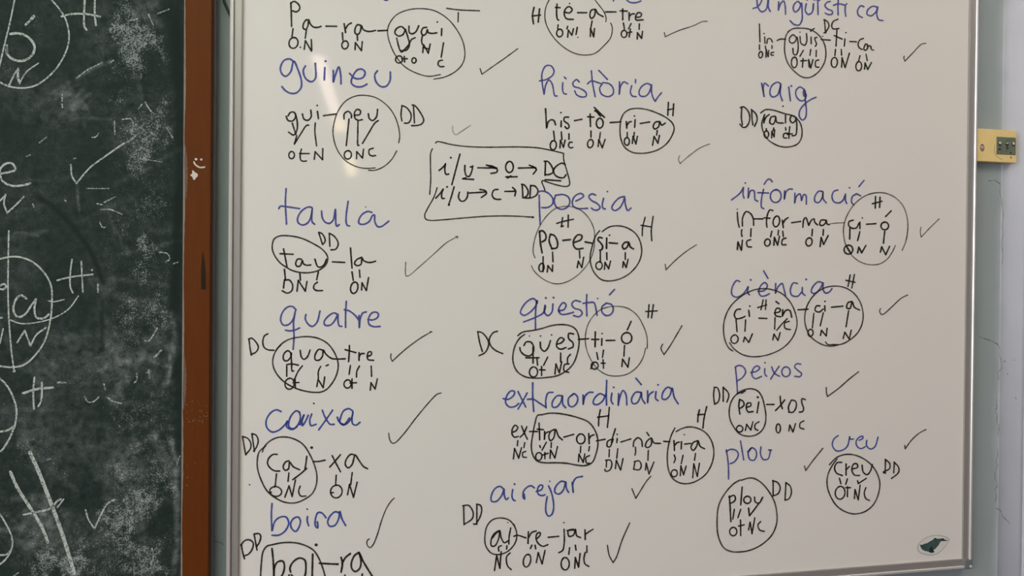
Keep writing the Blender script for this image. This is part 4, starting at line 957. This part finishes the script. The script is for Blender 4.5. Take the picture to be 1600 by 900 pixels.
# chalk dust caught on the inner edge of the right stile, ragged strip
def strip(name, xa, xb_fn, z0, z1, Y, mat, parent, n=160):
    V, Fc = [], []
    for k in range(n + 1):
        z = z0 + (z1 - z0) * k / n
        V += [(xa, Y, z), (xa + xb_fn(k), Y, z)]
    for k in range(n): Fc.append((2 * k, 2 * k + 1, 2 * k + 3, 2 * k + 2))
    return mesh_obj(name, V, Fc, mat, parent)
d_ = strip('chalk_dust_edge', xs + 0.0002, lambda k: 0.0016 + 0.0006 * random.random() + 0.0005 * math.sin(k * .3), cz0, cz1, YF - 0.0002, M_DUST, stile); d_['label'] = 'pale line of chalk dust along the inner edge'
M_DUST2 = chalk_mat('thin_chalk_dust', 0.02, (0.33, 0.27, 0.22))
def haze_strip(pa, pb):
    za, zb_ = at(290, pb, YF).z, at(290, pa, YF).z
    strip('chalk_dust_smear', xs + 0.0018, lambda k: max(0.0002, 0.0042 * math.sin(math.pi * k / 60) ** .5 + 0.0006 * math.sin(k * .9)), za, zb_, YF - 0.0003, M_DUST2, stile, 60)['label'] = 'thin smear of chalk dust beside the slate'
haze_strip(228, 320); haze_strip(552, 640)
# white paint doodle: a smiling face lying on its side and a blot
def doodle(name, label, strokes, crop=(280, 260, 15)):
    V, Fc = [], []
    for s in strokes:
        if s[0] == 'D': disc(crop[0] + s[1] / crop[2], crop[1] + s[2] / crop[2], s[3], V, Fc)
        elif s[0] == 'P':
            o = len(V); V += [np.array((crop[0] + x / crop[2], crop[1] + y / crop[2])) for x, y in s[1]]; Fc.append(tuple(range(o, o + len(s[1]))))
        else: ribbon(catmull([(crop[0] + x / crop[2], crop[1] + y / crop[2]) for x, y in s[1]], .5), s[2], V, Fc)
    o = mesh_obj(name, [at(v[0], v[1], YF - 0.0003) for v in V], Fc, M_WHITEPAINT, stile); o['label'] = label
doodle('painted_smiley', 'small white smiley face painted on the brown frame', [('D', 1225, 95, 2.1), ('D', 1258, 97, 1.9), ('S', [(1212, 112), (1218, 125), (1235, 140), (1255, 147), (1278, 144)], 2.3)], (0, 225, 4))
doodle('paint_blot', 'white star shaped paint blot under the smiley', [('P', [(300, 90), (345, 105), (370, 140), (415, 160), (438, 195), (430, 240), (395, 260), (375, 305), (345, 320), (318, 290), (312, 250), (275, 225), (255, 200), (300, 175), (305, 130)])])
sc_ = [(314.5, 452), (321.5, 452), (321, 425), (319.5, 408), (317.5, 396), (316, 393), (314.8, 410), (314, 430)]
o_ = mesh_obj('scuff_mark', [at(x, y, YF - 0.0003) for x, y in sc_], [tuple(range(len(sc_)))], M_SCUFF, stile); o_['label'] = 'dark pointed scuff on the brown frame'
V, Fc = [], []
for k in range(42): disc(random.uniform(288, 327), random.choice([random.gauss(645, 12), random.uniform(560, 890), random.gauss(655, 8)]), random.uniform(.3, .75), V, Fc)
o_ = mesh_obj('dust_specks', [at(v[0], v[1], YF - 0.0003) for v in V], Fc, M_DUST, stile); o_['kind'] = 'stuff'

# ------------------------------------------------------------------ cable between the boards
def tube(name, pts, r, mat, parent=None, seg=10, flat=1.0):
    V, Fc = [], []; n = len(pts)
    for i, p in enumerate(pts):
        d = (pts[min(n - 1, i + 1)] - pts[max(0, i - 1)]).normalized(); u = Vector((0, 1, 0)); s = d.cross(u).normalized(); u = s.cross(d)
        for k in range(seg):
            a = 2 * math.pi * k / seg; V.append(p + s * (r * flat * math.cos(a)) + u * (r * math.sin(a)))
    for i in range(n - 1):
        for k in range(seg): Fc.append((i * seg + k, i * seg + (k + 1) % seg, (i + 1) * seg + (k + 1) % seg, (i + 1) * seg + k))
    Fc += [tuple(range(seg - 1, -1, -1)), tuple(range((n - 1) * seg, n * seg))]
    return mesh_obj(name, V, Fc, mat, parent, True)
cp = [(343, -55), (344.5, -35), (347, -15), (350.5, 2), (354.5, 12), (358, 20), (361.5, 28), (364.5, 36)]
cab = tag(tube('cable', [at(x, y, YW - 0.0024) for x, y in catmull([tuple(map(float, q)) for q in cp], 2)], 0.0019, M_CABLE, None, 10), 'black cable bending behind the top left of the whiteboard frame', 'cable')

# ------------------------------------------------------------------ ivory socket box on the wall
yf = -0.002
c = [at(1530, 200.3, yf), at(1591, 205, yf), at(1586.5, 254.5, yf), at(1528.5, 251.5, yf)]
bx0 = (c[0].x + c[3].x) / 2; bx1 = (c[1].x + c[2].x) / 2; bz1 = (c[0].z + c[1].z) / 2; bz0 = (c[2].z + c[3].z) / 2
sk = tag(empty('wall_socket', ((bx0 + bx1) / 2, YW, bz0)), 'yellowed ivory socket box mounted on the wall right of the whiteboard', 'socket')
cov = [(bx0 - 0.0062, YW - 0.0005), (bx0 - 0.0062, yf + 0.008), (bx0 - 0.0059, yf + 0.0068), (bx0 - 0.0004, yf + 0.0004), (bx0 + 0.0004, yf), (bx1 - 0.0008, yf), (bx1, yf + 0.0008), (bx1, YW - 0.0005)]
bm = bmesh.new(); n = len(cov)
bv = [bm.verts.new((x, y, bz0)) for x, y in cov] + [bm.verts.new((x, y, bz1)) for x, y in cov]
for i in range(n): bm.faces.new((bv[i], bv[(i + 1) % n], bv[(i + 1) % n + n], bv[i + n]))
e1, e2 = bm.faces.new(bv[:n]), bm.faces.new(bv[n:])
bmesh.ops.bevel(bm, geom=list(set(e1.edges) | set(e2.edges)), offset=0.0007, segments=2, profile=0.5, affect='EDGES')
bm_obj('socket_cover', bm, M_IVORY, sk)
def sp_(px, py): return at(px, py, yf)
def rbox(name, p0, p1, y0, y1, mat, parent, bev=0.0006):
    a, b = sp_(*p0), sp_(*p1); return box(name, (a.x, y0, min(a.z, b.z)), (b.x, y1, max(a.z, b.z)), mat, parent, bev)
rec = rbox('socket_recess', (1557, 213.5), (1586.5, 242.5), yf - 0.0012, yf + 0.004, M_SOCKET, sk, 0.001); rec['label'] = 'mottled grey green socket insert'
def knob(name, px, py, rx, rz, y, th, mat, parent, seg=16):
    cpt = sp_(px, py); bm = bmesh.new(); bmesh.ops.create_cone(bm, cap_ends=True, segments=seg, radius1=1, radius2=0.82, depth=1)
    bmesh.ops.rotate(bm, verts=bm.verts[:], matrix=Matrix.Rotation(math.pi / 2, 3, 'X'))
    bmesh.ops.scale(bm, verts=bm.verts[:], vec=(rx, th, rz)); bmesh.ops.translate(bm, verts=bm.verts[:], vec=(cpt.x, y, cpt.z))
    return bm_obj(name, bm, mat, parent)
for (px, py, w_, h_) in ((1561.5, 224.5, .0037, .0037), (1572.8, 225, .0038, .0037), (1582.6, 225.5, .0030, .0036)):
    hl = knob('terminal_hole', px, py + .5, w_, h_ * 1.15, yf - 0.0015, 0.0008, M_HOLE, rec)
for (px, py, w_, h_) in ((1561.3, 223.6, .0026, .0024), (1572.4, 224, .0026, .0012), (1582.4, 224.5, .0020, .0026)):
    knob('terminal_pin', px, py, w_, h_, yf - 0.0022, 0.0010, M_PIN, rec)
for (px, py, w_, h_) in ((1561, 233.3, .0036, .0019), (1573, 231.5, .0026, .0022), (1578.5, 239, .0022, .0016)):
    knob('dark_stain', px, py, w_, h_, yf - 0.0013, 0.0004, M_HOLE, rec)
ring_ = knob('screw_recess', 1534.8, 231, .0050, .0072, yf - 0.0001, 0.0008, M_SCREWRING, sk); ring_['label'] = 'stained screw recess'
knob('cover_screw', 1534.4, 230, .0030, .0030, yf - 0.0008, 0.0012, M_SCREW, ring_)
knob('screw_shadow_gap', 1534.4, 226.2, .0016, .0011, yf - 0.0007, 0.0006, M_HOLE, ring_)
knob('chip_mark', 1579.6, 246.2, .0012, .0019, yf - 0.0001, 0.0004, M_HOLE, sk)
V, Fc = [], []
ribbon(catmull([(1554.6, 226.), (1553.7, 236.), (1556.5, 243.), (1561.5, 247.), (1566, 250.)], .6), .8, V, Fc)
mesh_obj('scratch_mark', [at(v[0], v[1], yf - 0.0002) for v in V], Fc, plain('brown_scratch', (0.40, 0.28, 0.12), .6), sk)

# ------------------------------------------------------------------ cracks in the wall paint
def wall_y(x):
    if x < x_cove: return YW
    s = min(1, (x - x_cove) / R); return YW - R * (1 - math.sqrt(1 - s * s)) if x < ex else ey - 0.008
def on_wall(px, py):
    y = YW
    for _ in range(6): y = wall_y(at(px, py, y).x)
    return at(px, py, y - 0.00025)
CR = {1: (1480, 280, 4.0909), 2: (1480, 480, 4.0909), 3: (1400, 700, 4.5)}
CRACKS = [(1, 3, [(335, 90), (345, 125), (350, 160), (356, 200), (359, 240), (352, 290), (352, 310), (358, 350), (348, 395), (349, 430), (356, 480), (353, 515), (347, 550)]), (1, 6, [(262, 12), (305, 8), (320, 18), (338, 30)]), (1, 3, [(340, 30), (337, 60), (335, 90)]),
          (2, 6, [(208, 190), (235, 200), (262, 208), (300, 225), (326, 240)]), (2, 3, [(326, 240), (336, 270), (333, 300), (345, 345), (350, 390), (322, 415), (330, 440), (327, 465)]), (2, 4, [(318, 590), (312, 610), (318, 640), (305, 665), (318, 690), (318, 735), (330, 755), (325, 820)]),
          (3, 4, [(714, 0), (716, 50), (705, 90), (712, 130), (697, 160), (695, 210), (712, 265), (695, 290), (706, 340), (690, 385)]), (3, 5, [(704, 423), (735, 442), (748, 475), (775, 505), (805, 532)]), (2, 6, [(365, 345), (370, 348)]), (2, 5, [(384, 425), (387, 430)]), (2, 5, [(435, 578), (442, 585)]), (2, 5, [(425, 335), (435, 342)])]
for cr, w_, pts in CRACKS:
    ox, oy, sc = CR[cr]; V, Fc = [], []
    ribbon(catmull([(ox + x / sc, oy + y / sc) for x, y in pts], 1.5), w_ * 0.62 / sc, V, Fc, 0.35)
    mesh_obj('paint_crack', [on_wall(v[0], v[1]) for v in V], Fc, M_CRACK, wall)
# the hairline on the strip of wall between the boards
V, Fc = [], []
ribbon(catmull([(335.5, 846.), (343., 847.5), (350., 851.)], 1.5), .8, V, Fc)
mesh_obj('paint_crack', [at(v[0], v[1], YW - 0.00025) for v in V], Fc, M_CRACK, wall)
